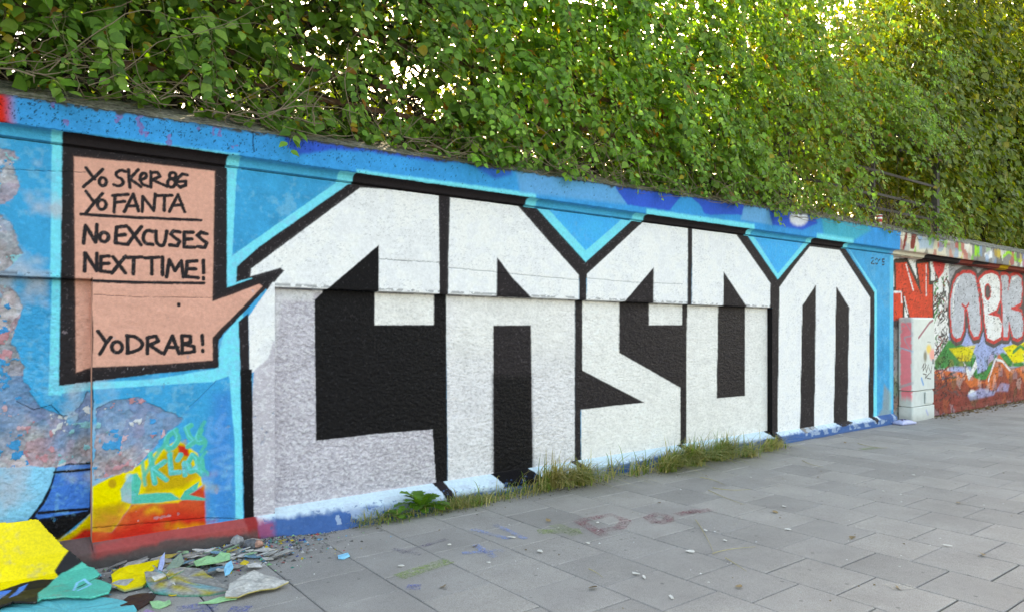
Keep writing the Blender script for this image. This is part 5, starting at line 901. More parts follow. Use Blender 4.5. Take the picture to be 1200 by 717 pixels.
def vine(name,label,s0,s1,ztop,ncand,depth,yel,size,nleaf,lift=1.0,pal=None,back=0,shoots=0):
    base=empty(name,((s0+s1)/2,FY,3.12)); tag(base,label,'vine','vines on the fence'); off=np.array([(s0+s1)/2,FY,3.12])
    s=RNG.uniform(s0,s1,ncand); z=3.19+(ztop-3.19)*RNG.random(ncand)**.95; d=vine_density(s,z); keep=RNG.random(ncand)<np.clip(d,0.02,1.0); s,z=s[keep],z[keep]; n=len(s)
    bulge=(.24+.65*fbm(s,z,1.3,3,211)+.25*fbm(s,z,4,2,212))*(.35+.65*smooth01((z-3.25)/.45))+.16*smooth01((z-3.4)/1.2)
    u=RNG.random(n)**1.6; y=FY-bulge+u*depth
    # sprays hanging over the coping
    P_=np.stack([s,y,z],1)
    low=z<3.28; P_[low,1]-=.05
    Nr=np.stack([RNG.normal(-.1,.45,n),np.full(n,-1.)+RNG.normal(0,.25,n),RNG.normal(.55,.45,n)],1); Nr[u>.5]+=jit((u>.5).sum(),.6)
    T=np.stack([RNG.normal(0,.55,n),np.full(n,-.25),np.full(n,-1.)+RNG.normal(0,.35,n)],1)
    sz=size*RNG.uniform(.5,1.35,n)
    if shoots:
        ps=[];ns=[];ts=[];ss=[];us=[]; sp=[];sr=[]
        for k in range(shoots):
            for _ in range(20):
                a=RNG.uniform(s0,s1); z0=3.25+(ztop-3.25)*RNG.random()
                if RNG.random()<vine_density(np.array([a]),np.array([z0]))[0]: break
            drape=RNG.random()<.11 and s0<9
            if drape: z0=RNG.uniform(3.25,3.7); a=a if RNG.random()<.4 else np.clip(RNG.choice([3.3,3.5,3.4,.35,.55,1.2,2.2,5.0,6.4])+RNG.normal(0,.10),s0,s1)
            b_=(.3+.7*min(max((z0-3.3)/.5,0),1))*.24+.55*float(fbm(np.array([a]),np.array([z0]),1.3,3,211)[0])+.16*min(max((z0-3.4)/1.2,0),1)
            p=np.array([a,FY-b_+RNG.uniform(-.02,.25),z0]); d=np.array([RNG.normal(0,.5),-RNG.uniform(.2,.9),RNG.uniform(-.1,.7)]); L=RNG.uniform(.3,1.1) if not drape else RNG.uniform(.3,.6); st=.052; path=[p.copy()]; szz=size*RNG.uniform(.7,1.5); m_=int(L/st)
            for q in range(m_):
                d=d+np.array([RNG.normal(0,.12),RNG.normal(-.02,.06) if not drape else -.03,-.17]); d/=np.linalg.norm(d)+1e-9; p=p+d*st
                if p[1]>-.13 and p[2]<3.22: p[1]=min(p[1],-.13)
                if p[2]<(2.95 if drape else 3.16): break
                path.append(p.copy()); f=1-.5*q/m_
                for sd_ in ((1,-1) if RNG.random()<.6 else ((1,) if q%2 else (-1,))):
                    lat=np.cross(d,np.array([0,-1.,0])); lat/=np.linalg.norm(lat)+1e-9; t=lat*sd_*.8+np.array([RNG.normal(0,.25),-.35,-.55]); ps.append(p+lat*sd_*.02+np.array([0,-.01,0])); ts.append(t); ns.append(np.array([RNG.normal(0,.4)+sd_*lat[0]*.35,-1+RNG.normal(0,.3),.45+RNG.normal(0,.4)])); ss.append(szz*f*RNG.uniform(.7,1.15)); us.append(0.)
            if len(path)>3: sp.append(np.array(path)-off); sr.append(np.linspace(.0035,.0015,len(path)))
        P_=np.concatenate([P_,np.array(ps)]); Nr=np.concatenate([Nr,np.array(ns)]); T=np.concatenate([T,np.array(ts)]); sz=np.concatenate([sz,np.array(ss)]); u=np.concatenate([u,np.array(us)]); s=P_[:,0]; n=len(P_)
        V_,Q_=tube_np(sp,sr,3); o=obj('shoots',quads('shoots',V_,Q_),M_SHOOT,base); o['kind']='stuff'
    col=leafcol(n,yel,lift)*(.36+.64*smooth01((.42-u)/.3))[:,None] if back==0 else leafcol(n,yel,lift); y_=smooth01((s-5)/5.)*RNG.random(n)*.6; col=col*(1-y_[:,None])+y_[:,None]*np.array([.20,.23,.04])  # deeper leaves tinted darker: inner shade of the vine painted in
    P_[:,1]+=back
    if pal is not None: col=np.array(pal)[RNG.integers(0,len(pal),n)]*RNG.uniform(.7,1.25,(n,1))*lift
    # the largest ones in front are separate leaves
    dist=np.hypot(P_[:,0]-EYE.x,P_[:,1]-EYE.y); vis=(P_[:,2]<1.62+ (382/830)*(P_[:,0]*math.sin(YAW)+5.5*math.cos(YAW)))&(P_[:,0]>.05)
    score=sz/dist*(u<.22)*vis; order=np.argsort(-score); sel=order[:nleaf]; rest=np.ones(n,bool); rest[sel]=False
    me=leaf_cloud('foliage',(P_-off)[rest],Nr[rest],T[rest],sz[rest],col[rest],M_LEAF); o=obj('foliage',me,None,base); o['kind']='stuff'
    if nleaf:
        protos=[]
        for g in range(8):
            c=np.array([[*( (GREEN[g%5]*(.8+.08*g)*lift) if g<7 else (.40,.30,.02))]]); protos.append(leaf_cloud('leaf',np.zeros((1,3)),np.array([[0,0,1.]]),np.array([[1.,0,0]]),np.array([1.]),c,M_LEAF))
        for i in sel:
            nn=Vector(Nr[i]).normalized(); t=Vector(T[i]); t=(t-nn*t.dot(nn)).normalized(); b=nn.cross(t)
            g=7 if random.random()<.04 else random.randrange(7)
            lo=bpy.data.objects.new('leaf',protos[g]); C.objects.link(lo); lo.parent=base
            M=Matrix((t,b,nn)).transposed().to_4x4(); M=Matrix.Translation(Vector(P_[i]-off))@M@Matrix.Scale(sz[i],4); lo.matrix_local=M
    return base,off
def stems(base,off,s0,s1,n,ztop,m=None,rad=(.0018,.006),y0=-.48,y1=.3):
    pts=[];rd=[]
    for k in range(n):
        s=random.uniform(s0,s1); z=random.choice([3.16,3.2,random.uniform(3.2,ztop)]); y=FY+random.uniform(y0,y1); p=[(s,y,z)]; a=random.uniform(0,2*math.pi); dz=random.uniform(-.2,1); m_=random.randint(6,16); st=random.uniform(.05,.12)
        for q in range(m_):
            a+=random.uniform(-.5,.5); dz+=random.uniform(-.35,.3); L=math.hypot(1,dz); l=p[-1]; p.append((l[0]+st*math.cos(a)/L,min(max(l[1]+.35*st*math.sin(a)/L,FY+y0-.1),FY+.5),max(3.10,l[2]+st*dz/L)))
        r=random.uniform(*rad); pts.append(np.array(p)-off); rd.append(np.linspace(r,r*.4,len(p)))
    V,Q=tube_np(pts,rd,4); o=obj('stem_tangle',quads('stem_tangle',V,Q),m or M_STEM,base); o['kind']='stuff'
YG=[(.13,.19,.02),(.17,.22,.025),(.22,.25,.03),(.09,.15,.015),(.26,.24,.04)]; OL=[(.10,.15,.02),(.13,.18,.03),(.08,.12,.018),(.17,.20,.04)]; DG=[(.04,.09,.012),(.06,.12,.015),(.05,.10,.02)]
b,of=vine('climbing_vine','vine with large heart shaped leaves above the speech bubble',-1.6,3.7,5.6,16000,1.15,.04,.098,300,1.8,None,0,330); stems(b,of,-.3,3.7,260,4.4); stems(b,of,-.3,3.7,650,4.8,M_BARK,(.005,.020),.02,.9)
b,of=vine('climbing_vine','dense green vine hanging over the coping above letters A and S',3.7,8.6,6.5,12500,1.1,.045,.102,280,2.4,None,0,430); stems(b,of,3.7,8.6,330,5.2); stems(b,of,3.7,8.6,520,5.4,M_BARK,(.006,.022),-.05,.6)
b,of=vine('climbing_vine','thin vine on the grey rails above the letter M',8.6,14.2,6.8,14000,1.0,.07,.092,0,2.4,None,0,330); stems(b,of,8.6,14.4,260,5.6); stems(b,of,8.6,14.4,140,5,M_BARK,(.006,.020),0,.5)
b,of=vine('climbing_vine','tall olive green leaf mass rising from the coping at the right edge',14.0,25.,10.5,42000,1.3,.03,.14,0,1.3,YG+OL+OL,.3); stems(b,of,14,24,120,8,M_BARK,(.006,.016),0,.6)
# ---- trees behind the wall
def tree(name,label,loc,rad,zc,n,size,pal,trunk_r,shell=.5,seed=0,gap=.0):
    root=empty(name,(loc[0],loc[1],-.09)); tag(root,label,'tree','trees behind the wall'); off=np.array([loc[0],loc[1],-.09])
    lobes=[]
    rr=random.Random(seed)
    for k in range(26):
        v=Vector((rr.gauss(0,1),rr.gauss(0,1),rr.gauss(0,1))).normalized()*rr.uniform(.35,.95); lobes.append((loc[0]+v.x*rad[0],loc[1]+v.y*rad[1],zc+v.z*rad[2],rr.uniform(.28,.5)))
    per=n//len(lobes); Ps=[];Ns=[];cl=[]
    for lx,ly,lz,lr in lobes:
        v=RNG.normal(0,1,(per,3)); v/=np.linalg.norm(v,axis=1,keepdims=True); r=RNG.random(per)**shell*lr; q=v*r[:,None]*np.array(rad)[None,:]*1.05; P0=np.array([lx,ly,lz])+q
        Ps.append(P0); Ns.append(v+jit(per,.6)+np.array([0,0,.5])); cl.append(np.tile(rr.uniform(.75,1.25),per))
    P_=np.concatenate(Ps);Nr=np.concatenate(Ns);cl=np.concatenate(cl); k=(fbm(P_[:,0]+P_[:,1]*.7,P_[:,2],1.3,3,seed+300)>-.22+gap)&(P_[:,1]>.45)&(P_[:,2]>1.); P_,Nr,cl=P_[k],Nr[k],cl[k]; n=len(P_)
    T=RNG.normal(0,.7,(n,3))+np.array([0,0,-.6]); pal=np.array(pal); col=pal[RNG.integers(0,len(pal),n)]*cl[:,None]*RNG.uniform(.8,1.2,(n,1))
    me=leaf_cloud('crown',P_-off,Nr,T,size*RNG.uniform(.6,1.25,n),col,M_TLEAF,True); obj('crown',me,None,root)
    pts=[];rd=[]
    def limb(p,d,L,r,depth):
        q=[p.copy()]; m=7
        for i in range(m): d=(d+Vector((rr.gauss(0,.14),rr.gauss(0,.14),rr.gauss(.05,.1)))).normalized(); p=p+d*L/m; q.append(p.copy())
        pts.append(np.array(q)); rd.append(np.linspace(r,r*.45,len(q)))
        if depth<3:
            for k in range(3 if depth else 5):
                i=rr.randint(3,m); dd=(d+Vector((rr.gauss(0,.7),rr.gauss(0,.6),rr.gauss(.15,.4)))).normalized(); limb(q[i],dd,L*.6,r*.5,depth+1)
    limb(Vector((0,0,0)),Vector((0,0,1)),zc*.85,trunk_r,0)
    V,Q=tube_np(pts,rd,6); V[:,1]=np.maximum(V[:,1],.45-loc[1]); obj('trunk',quads('trunk',V,Q),M_BARK,root)
tree('broadleaf_tree','big yellow green tree filling the top right behind the far wall',(20.5,2.4),(4.6,1.9,4.4),6.3,52000,.15,YG+OL,.18,.5,11,-.1)
tree('broadleaf_tree','olive green tree behind the fence above the letter M',(14.6,3.2),(3.8,2.2,3.9),5.6,36000,.13,YG+OL,.13,.5,12,.03)
tree('broadleaf_tree','sunlit light green tree behind the vines above letters A and S',(9.8,4.4),(3.6,2.4,3.4),4.9,30000,.115,YG,.13,.5,13,-.05)
tree('broadleaf_tree','dark tree crown at the top left behind the vines',(2.0,2.8),(4.2,2.0,2.3),5.7,34000,.11,DG+OL,.14,.5,14,-.12)
tree('broadleaf_tree','tree behind the far end of the wall at the right edge',(28.,3.2),(4.6,2.4,5.),6.8,30000,.18,OL+YG,.18,.5,15,-.1)

# ============ grass, weeds, litter ============
def blades(name,roots,hgt,col,lean,wd=.0035,parent=None,spread=.5):
    n=len(roots); a=RNG.uniform(0,2*np.pi,n); d=np.stack([np.cos(a)*spread+lean[0],np.sin(a)*spread+lean[1]],1)
    K=6; t=np.linspace(0,1,K); bend=RNG.uniform(.35,1.5,n)
    X=roots[:,None,0]+d[:,None,0]*(hgt*bend)[:,None]*t[None]**1.8; Y=roots[:,None,1]+d[:,None,1]*(hgt*bend)[:,None]*t[None]**1.8
    Zz=roots[:,None,2]+hgt[:,None]*(t[None]-.50*(bend[:,None])*t[None]**2.4); Zz=np.maximum(Zz,.008)
    pw=np.stack([-d[:,1],d[:,0]],1); pw/=np.linalg.norm(pw,axis=1,keepdims=True); ww=wd*RNG.uniform(.6,1.3,n)[:,None]*(1-t[None]**2*.93)
    A_=np.stack([X+pw[:,0:1]*ww,Y+pw[:,1:2]*ww,Zz],-1); B_=np.stack([X-pw[:,0:1]*ww,Y-pw[:,1:2]*ww,Zz],-1)
    V=np.stack([A_,B_],2).reshape(-1,3); i=(np.arange(n)*K*2)[:,None]+np.arange(K-1)[None]*2; Q=np.stack([i,i+1,i+3,i+2],-1).reshape(-1,4)
    me=quads(name,V,Q); cc=np.repeat(col,K*2,axis=0); colattr(me,cc); return obj(name,me,M_GRASS,parent)
def grass_cols(n,dry):
    c=np.array([(.15,.24,.05),(.19,.29,.06),(.11,.19,.03),(.26,.30,.09)])[RNG.integers(0,4,n)]*RNG.uniform(.8,1.2,(n,1)); k=RNG.random(n)<dry; c[k]=np.array([(.46,.40,.17),(.52,.45,.22),(.36,.30,.13)])[RNG.integers(0,3,k.sum())]; return c
cl=[(4.75,.10,.22,60,.25),(4.95,.16,.24,110,.35),(5.1,.12,.30,120,.2),(5.3,.2,.26,120,.3),(5.55,.12,.30,140,.2),(5.75,.22,.26,150,.25),(6.0,.14,.32,160,.2),(6.2,.26,.26,150,.3),(6.45,.15,.30,160,.25),(6.7,.24,.30,160,.25),(6.95,.16,.30,160,.2),(7.2,.26,.28,160,.25),(7.45,.17,.32,160,.25),(7.7,.28,.26,150,.3),(7.95,.2,.28,120,.3),(8.2,.2,.24,110,.3),(8.42,.18,.22,80,.35),(8.65,.16,.15,30,.5)]
rt=[];hg=[];dr=[]
for s,n,h,m,dry in cl:
    m=int(m*2.0*RNG.choice([.12,.45,.8,1.1,1.3])); n=n*RNG.uniform(.8,1.15); h*=RNG.uniform(.75,1.15)
    rt.append(np.stack([RNG.normal(s,.06,m),-np.clip(RNG.normal(n,.05,m),.07,.6),np.zeros(m)],1)); hg.append(h*1.08*RNG.uniform(.3,1.45,m)); dr.append(grass_cols(m,dry+.15))
gr=blades('grass',np.concatenate(rt),np.concatenate(hg),np.concatenate(dr),(.05,-.6),.005,None,.85); gr['kind']='stuff'; gr['label']='long green grass growing along the wall foot below letters S and O'; gr['category']='grass'
m=260; ty=blades('dry_grass_tuft',np.stack([RNG.normal(4.62,.09,m),-np.clip(RNG.normal(.14,.04,m),.07,.4),np.zeros(m)],1),.46*RNG.uniform(.5,1.2,m),grass_cols(m,.85),(.12,-.6),.006); tag(ty,'yellowed dry grass tuft right of the black leg of letter A','grass tuft')
m=2200; rts=np.stack([np.concatenate([RNG.uniform(2.45,4.6,m//2),RNG.normal(2.75,.12,m//8),RNG.normal(3.3,.2,m//8),RNG.normal(3.6,.12,m//4)])[:m],-np.clip(np.where(RNG.random(m)<.5,.12,.2)+RNG.normal(0,.06,m),.07,.5),np.zeros(m)],1); lo=blades('low_weeds',rts,.11*RNG.uniform(.3,1.6,m),grass_cols(m,.5),(0,-.3),.003,None,.9); lo['kind']='stuff'; lo['label']='short straggly weeds and moss at the wall foot below letters C and A'; lo['category']='weeds'
m=170; ss_=np.concatenate([RNG.uniform(4.7,8.6,m-50),RNG.uniform(3.4,4.6,50)]); lb=blades('long_grass_blades',np.stack([ss_,-np.clip(RNG.normal(.2,.07,m),.08,.4),np.zeros(m)],1),RNG.uniform(.22,.46,m),grass_cols(m,.5),(.1,-.6),.004,None,.7); lb['kind']='stuff'; lb['label']='long thin grass blades bending over the paving'; lb['category']='grass'
# dandelion-like weed
def weed_leaf(L):
    W=[.02,.10,.05,.15,.08,.20,.11,.24,.14,.26,.16,.2,.02]; n=len(W); V=[];
    for i,wv in enumerate(W):
        t=i/(n-1); z=L*(.55*t-.75*t*t*.9); x=L*t*.95; hw=wv*L; V+= [(x,hw,z+hw*.25),(x,0,z),(x,-hw,z+hw*.25)]
    Q=[]
    for i in range(n-1): a=i*3; Q+=[(a,a+1,a+4,a+3),(a+1,a+2,a+5,a+4)]
    return np.array(V),np.array(Q)
for (s,n,R0,cnt,lab) in((3.12,.17,.25,18,'leafy green weed with jagged leaves below letter C'),(2.85,.24,.14,10,'small leafy weed left of the larger jagged weed'),):
    wd=empty('weed_plant',(s,-n,0)); tag(wd,lab,'weed')
    for k in range(cnt):
        V,Q=weed_leaf(R0*random.uniform(.7,1.15)); me=quads('leaf',V,Q); c=np.tile(np.array([.085,.20,.022])*random.uniform(.75,1.35),(len(V),1)); colattr(me,c); o=obj('leaf',me,M_LEAF,wd); o.rotation_euler=(R(random.uniform(-12,12)),R(-random.uniform(5,55)),2*math.pi*k/cnt+random.uniform(-.3,.3)); o.location=(0,0,.02)
# gravel and crumbs at the wall foot (uncountable)
def crumbs(name,n,fs,fn,smin,smax,pal,label,cat,zf=None):
    T_=np.array([(1,0,-.35),(-.5,.8,-.35),(-.5,-.8,-.35),(.1,.1,.6)]); P_=np.stack([fs(n),-fn(n),np.zeros(n)],1); P_[:,1]=np.minimum(P_[:,1],-.062); sz=np.exp(RNG.uniform(np.log(smin),np.log(smax),n)); P_[:,2]=sz*.3
    a=RNG.uniform(0,6.28,n); ca,sa=np.cos(a),np.sin(a); st=RNG.uniform(.5,1.3,(n,3)); st[:,2]*=.7
    t=T_[None]*st[:,None,:]; V=np.stack([t[...,0]*ca[:,None]-t[...,1]*sa[:,None],t[...,0]*sa[:,None]+t[...,1]*ca[:,None],t[...,2]],-1)*sz[:,None,None]+P_[:,None]
    tri=np.array([(0,1,3),(1,2,3),(2,0,3)]); Q=(np.arange(n)[:,None,None]*4+tri[None]).reshape(-1,3); me=npmesh(name,V.reshape(-1,3),Q.ravel(),np.arange(len(Q))*3,np.full(len(Q),3),False)
    pal=np.array([lin(c) for c in pal]); colattr(me,np.repeat(pal[RNG.integers(0,len(pal),n)]*RNG.uniform(.7,1.2,(n,1)),4,axis=0)); o=obj(name,me,M_RUB); o['kind']='stuff'; o['label']=label; o['category']=cat; return o
GRY=[(150,148,145),(120,118,115),(180,178,175),(95,92,88),(200,198,195),(135,125,112)]; MIX=GRY*2+[(150,205,150),(235,205,40),(110,190,230),(60,90,170),(210,110,110),(70,190,170),(230,230,230)]
crumbs('plaster_crumbs',2600,lambda n:np.clip(RNG.normal(1.35,.42,n),.4,2.6),lambda n:.08+np.abs(RNG.normal(.22,.22,n)),.004,.022,MIX,'crumbled plaster and coloured paint crumbs below the peeling wall','debris')
crumbs('gravel',2600,lambda n:1.7+1.5*RNG.random(n)**1.5,lambda n:.065+np.abs(RNG.normal(.06,.06,n)),.003,.013,GRY,'fine grey gravel along the wall foot left of the weeds','gravel')
crumbs('dead_leaf_litter',900,lambda n:RNG.uniform(13.4,20,n),lambda n:np.abs(RNG.normal(.08,.16,n)),.01,.035,[(110,85,55),(140,110,70),(85,65,45),(160,140,100)],'dry leaf litter along the foot of the far wall','leaf litter')
crumbs('dirt',1800,lambda n:RNG.uniform(3.2,8.8,n),lambda n:.07+np.abs(RNG.normal(.1,.1,n)),.003,.012,[(90,80,65),(70,62,50),(110,100,85)],'brown dirt and crumbs around the grass roots','dirt')
crumbs('litter_specks',420,lambda n:RNG.uniform(1.5,12,n),lambda n:RNG.uniform(.3,3.6,n),.003,.013,[(215,213,208),(190,185,175),(225,225,225),(130,110,80)],'tiny pale specks scattered over the paving','litter')
# ---- debris pieces
def prism(pts,z,th,tilt,seed,rough=.004):
    rough=.0022; rr=random.Random(seed); P2=[]
    for a,b in zip(pts,pts[1:]+pts[:1]):
        L=math.dist(a,b); k=max(1,int(L/.055))
        for i in range(k):
            t=i/k; P2.append((a[0]+(b[0]-a[0])*t+rr.gauss(0,rough),-(a[1]+(b[1]-a[1])*t)+rr.gauss(0,rough)))
    cx=sum(p[0] for p in P2)/len(P2); cy=sum(p[1] for p in P2)/len(P2); m=len(P2)
    ztop=lambda x,y: z+tilt*(y-cy)+.006*math.sin(40*x+seed)*math.sin(31*y)
    V=[];mid=[]
    for f in(1.,.66,.33):
        for x,y in P2:
            X=cx+(x-cx)*f;Y=cy+(y-cy)*f; V.append((X-cx,Y-cy,max(.006,ztop(X,Y)+rr.gauss(0,.0022))))
    V.append((0,0,max(.006,ztop(cx,cy)))); q=len(V)
    for i,(x,y) in enumerate(P2): V.append(((x-cx)*.99,(y-cy)*.99,max(.0015,V[i][2]-th)))
    F=[]
    for i in range(m):
        j=(i+1)%m
        for r in(0,1): F.append((r*m+i,r*m+j,(r+1)*m+j,(r+1)*m+i))
        F.append((2*m+i,2*m+j,q-1)); F.append((i,q+i,q+j,j))
    F.append(tuple(q+i for i in range(m))[::-1])
    return V,F,(cx,cy),q
for i,(nm,lab,c,z,th,tilt,pts) in enumerate(DEBRIS):
    V,F,(cx,cy),q=prism(pts,z,th,tilt,i)
    me=bpy.data.meshes.new(nm); me.from_pydata(V,[],F); me.update(); col=np.tile(COLL[c],(len(V),1)); va=np.array(V)
    if c in('rub','rubw'):
        f=fbm(va[:,0]+cx,va[:,1]+cy,30,3,i); k=fbm(va[:,0]+cx,va[:,1]+cy,14,2,i+50)
        col=col*(1+1.1*f)[:,None]
        if c=='rub': col[k>.16]=lin((120,180,190)); col[k<-.2]=lin((190,175,70))
        col[q:]=lin((60,150,130)) if i%2 else lin((190,170,50))
    elif c in('yellow','tq'): col[q:]=lin((120,150,130))
    bm=bmesh.new(); bm.from_mesh(me); bmesh.ops.recalc_face_normals(bm,faces=bm.faces); bm.to_mesh(me); bm.free()
    colattr(me,col); o=obj(nm,me,M_RUB if c.startswith(('rub','stone')) else M_CHIP); o.location=(cx,cy,0)
    if nm=='stone':   # rounded lump
        bm=bmesh.new(); bmesh.ops.create_icosphere(bm,subdivisions=2,radius=1); xs=[p[0] for p in pts]; ys=[p[1] for p in pts]; rx=min((max(xs)-min(xs))/2,.05); rz=th*.55; rs=random.Random(i)
        for v in bm.verts: v.co=v.co*rs.uniform(.82,1.12); v.co=Vector((v.co.x*rx,v.co.y*rx*.9,max(v.co.z,-.8)*rz))
        me=bpy.data.meshes.new('stone'); bm.to_mesh(me); bm.free(); me.materials.append(M_RUB); o.data=me; colattr(me,np.tile(COLL[c],(len(me.vertices),1))); o.location=(sum(xs)/len(xs),-max(.12,min(ys)+.05),rz*.75)
    tag(o,lab,{'stone':'stone','plaster_slab':'plaster slab','plaster_sheet':'plaster sheet','turquoise_sheet':'paint sheet','paint_flake_slab':'plaster slab'}.get(nm,'paint flake'),'fallen paint and plaster pieces' if nm!='stone' else 'loose stones')
# small pale chips heaped between the slabs
for k in range(95):
    cx=random.gauss(1.28,.30); cn=.12+abs(random.gauss(.25,.19)); r0=random.uniform(.018,.062); m_=random.randint(4,7); a0=random.random()*6; pts=[]
    for q in range(m_): a_=a0+q*2*math.pi/m_+random.uniform(-.3,.3); rr_=r0*random.uniform(.55,1.25); pts.append((cx+rr_*1.5*math.cos(a_),cn+rr_*.8*math.sin(a_)))
    zc_=random.uniform(.012,.05)+.03*math.exp(-((cx-1.2)/.3)**2-((cn-.35)/.2)**2)*random.random(); th_=random.uniform(.003,.008)
    V,F,(qx,qy),q=prism(pts,0,th_,0,900+k); V=[(x,y,z+0) for x,y,z in V]; me=bpy.data.meshes.new('plaster_chip'); me.from_pydata(V,[],F); me.update()
    bm=bmesh.new(); bm.from_mesh(me); bmesh.ops.recalc_face_normals(bm,faces=bm.faces); bm.to_mesh(me); bm.free()
    c=lin(random.choice([(190,188,184),(172,170,166),(208,206,202),(215,213,210),(140,138,136),(185,180,172),(205,205,205),(150,190,150),(120,165,190),(190,170,90)])); col=np.tile(c,(len(V),1))*random.uniform(.8,1.15); col[q:]*=.6
    colattr(me,col); o=obj('plaster_chip',me,M_RUB); o.location=(qx,qy,zc_*.7); o.rotation_euler=(R(random.uniform(-13,13)),R(random.uniform(-13,13)),0)
    cw=('mint green' if c[1]>c[0]*1.3 and c[1]>c[2]*1.2 else 'blue' if c[2]>c[0]*1.4 else 'ochre' if c[0]>c[2]*2 else 'white' if c.min()>.55 else 'pale grey' if c.min()>.38 else 'dark grey'); ps_=('close against the wall' if cn<.22 else 'in the middle of the rubble heap' if cn<.42 else 'at the street side of the rubble heap')+(', left end' if cx<1.0 else ', right end' if cx>1.55 else '')
    tag(o,'small %s plaster chip %s'%(cw,ps_),'plaster chip','small plaster chips in the rubble heap')
# ---- large peeled sheet of layered paint slumped off the wall
PA=np.array(SHEET_PROF); TL=np.concatenate([[0],np.cumsum(np.hypot(*np.diff(PA,axis=0).T))])
xs=np.array([p[0] for p in SHEET_OUT]); ts=np.array([p[1] for p in SHEET_OUT])
gs=np.arange(xs.min(),xs.max()+.006,.006); gt=np.arange(ts.min(),ts.max()+.006,.006); Sg,Tg=[a.ravel() for a in np.meshgrid(gs,gt,indexing='ij')]
nn_=np.interp(Tg,TL,PA[:,0]); zz=np.interp(Tg,TL,PA[:,1])
for _ in range(1): pass
Tw=Tg+.03*fbm(Sg,Tg,3,2,401); nn_=np.interp(Tw,TL,PA[:,0])+.012*fbm(Sg,Tg,5,3,402); zz=np.interp(Tw,TL,PA[:,1])+.012+.02*fbm(Sg,Tg,6,3,403)*np.clip(Tg*2,0,1); zz=np.maximum(zz,.012)
colS,_,_,_=raster(Sg,Tg,'s',np.tile(COLL['jet'],(len(Sg),1)),SHEET_PAINT,.004)
du=np.clip(1.5*fbm(Sg,Tg,9,4,406)+.8*fbm(Sg,Tg,45,3,407)-.1,0,.5)[:,None]; colS=colS*(1+.35*fbm(Sg,Tg,5,3,408))[:,None]*(1-du)+du*lin((150,145,132))
m=len(gt); i=np.arange(len(gs)-1)[:,None]*m; j=np.arange(m-1)[None]; Q=np.stack([i+j,i+m+j,i+m+j+1,i+j+1],-1).reshape(-1,4)
c_s=Sg[Q].mean(1)+.01*fbm(Sg[Q].mean(1),Tg[Q].mean(1),25,2,404); c_t=Tg[Q].mean(1)+.01*fbm(Sg[Q].mean(1),Tg[Q].mean(1),25,2,405); Q=Q[inside(c_s,c_t,SHEET_OUT)]
u,inv=np.unique(Q.ravel(),return_inverse=True); V=np.stack([Sg,-nn_,zz],1)[u]; V[:,0]-=.3; V[:,1]+=.3
me=quads('peeled_paint_sheet',V,inv.reshape(-1,4)); colattr(me,colS[u]); o=obj('peeled_paint_sheet',me,M_CHIP,None,(.3,-.3,0)); md=o.modifiers.new('thick','SOLIDIFY'); md.thickness=.012; md.offset=1 if False else -1
tag(o,'large peeled sheet painted yellow, black and teal slumped against the wall at the left','paint sheet','fallen paint and plaster pieces')
# ---- spray marks on the paving
def spray_mat(name,c,amt):
    m,n,b=mat(name); co=objco(n); n1=noise(n,60,5,.7,co); n2=noise(n,6,3,.6,co); r=ramp(n,n1.outputs[0],[(.42,(0,)*3),(.62,(amt,)*3)]); r2=ramp(n,n2.outputs[0],[(.35,(.25,)*3),(.6,(1,)*3)]); b.inputs['Base Color'].default_value=(*c,1); b.inputs['Roughness'].default_value=.85
    t=N(n,'ShaderNodeBsdfTransparent'); mx=N(n,'ShaderNodeMixShader'); n.links.new(mul(n,r.outputs[0],r2.outputs[0]),mx.inputs[0]); n.links.new(t.outputs[0],mx.inputs[1]); n.links.new(b.outputs[0],mx.inputs[2]); n.links.new(mx.outputs[0],n.nodes['Material Output'].inputs[0]); return m
SPM={'red':spray_mat('red_spray',tuple(lin((150,80,92))),.75),'blue':spray_mat('blue_spray',tuple(lin((130,158,215))),.9),'lime':spray_mat('lime_spray',tuple(lin((140,165,80))),.75),'vio':spray_mat('violet_spray',tuple(lin((110,100,130))),.7),'bb':spray_mat('deep_blue_spray',tuple(lin((95,110,180))),.8),'pale':spray_mat('pale_spray',tuple(lin((205,200,190))),.8)}
def mark(col,wd,*lines):
    V=[];F=[]
    for L in lines:
        L=[Vector(p) for p in L]
        for i,p in enumerate(L):
            d=(L[min(i+1,len(L)-1)]-L[max(i-1,0)]).normalized(); nrm=Vector((-d.y,d.x)); a=p+nrm*wd/2; b_=p-nrm*wd/2; V+=[(a.x,-a.y,.0055),(b_.x,-b_.y,.0055)]
            if i: k=len(V)-4; F.append((k,k+1,k+3,k+2))
    me=bpy.data.meshes.new('spray_mark'); me.from_pydata(V,[],F); me.update(); o=obj('spray_mark',me,SPM[col],BED); return o
mark('red',0.1,[(4.026,1.166),(3.900,1.623)],[(4.044,1.180),(4.379,1.213),(4.345,1.411),(4.155,1.528),(3.972,1.487)],[(4.486,1.627),(4.626,1.628),(4.730,1.541),(4.724,1.421),(4.562,1.468),(4.486,1.627)],[(4.824,1.555),(5.117,1.567)])
mark('blue',0.06,[(3.191,0.837),(3.265,1.227)],[(3.406,0.850),(3.367,1.306)],[(2.795,1.291),(3.067,1.419)],[(2.979,1.184),(2.925,1.508)])
mark('lime',0.12,[(3.555,1.215),(3.847,1.391)],[(3.792,1.146),(3.751,1.462)],[(2.199,1.445),(2.640,1.365)])
mark('vio',0.05,[(2.447,0.902),(2.546,1.139)],[(2.449,1.025),(2.887,0.937)])
mark('bb',0.09,[(2.158,1.632),(2.227,1.686)])
mark('bb',0.1,[(0.943,1.142),(1.059,1.167),(1.147,1.221)],[(1.046,1.221),(1.118,1.302)],[(1.181,1.325),(1.281,1.389)])
mark('lime',0.12,[(9.312,0.918),(9.635,1.013)])
mark('pale',0.1,[(4.528,3.455),(4.666,3.526)])
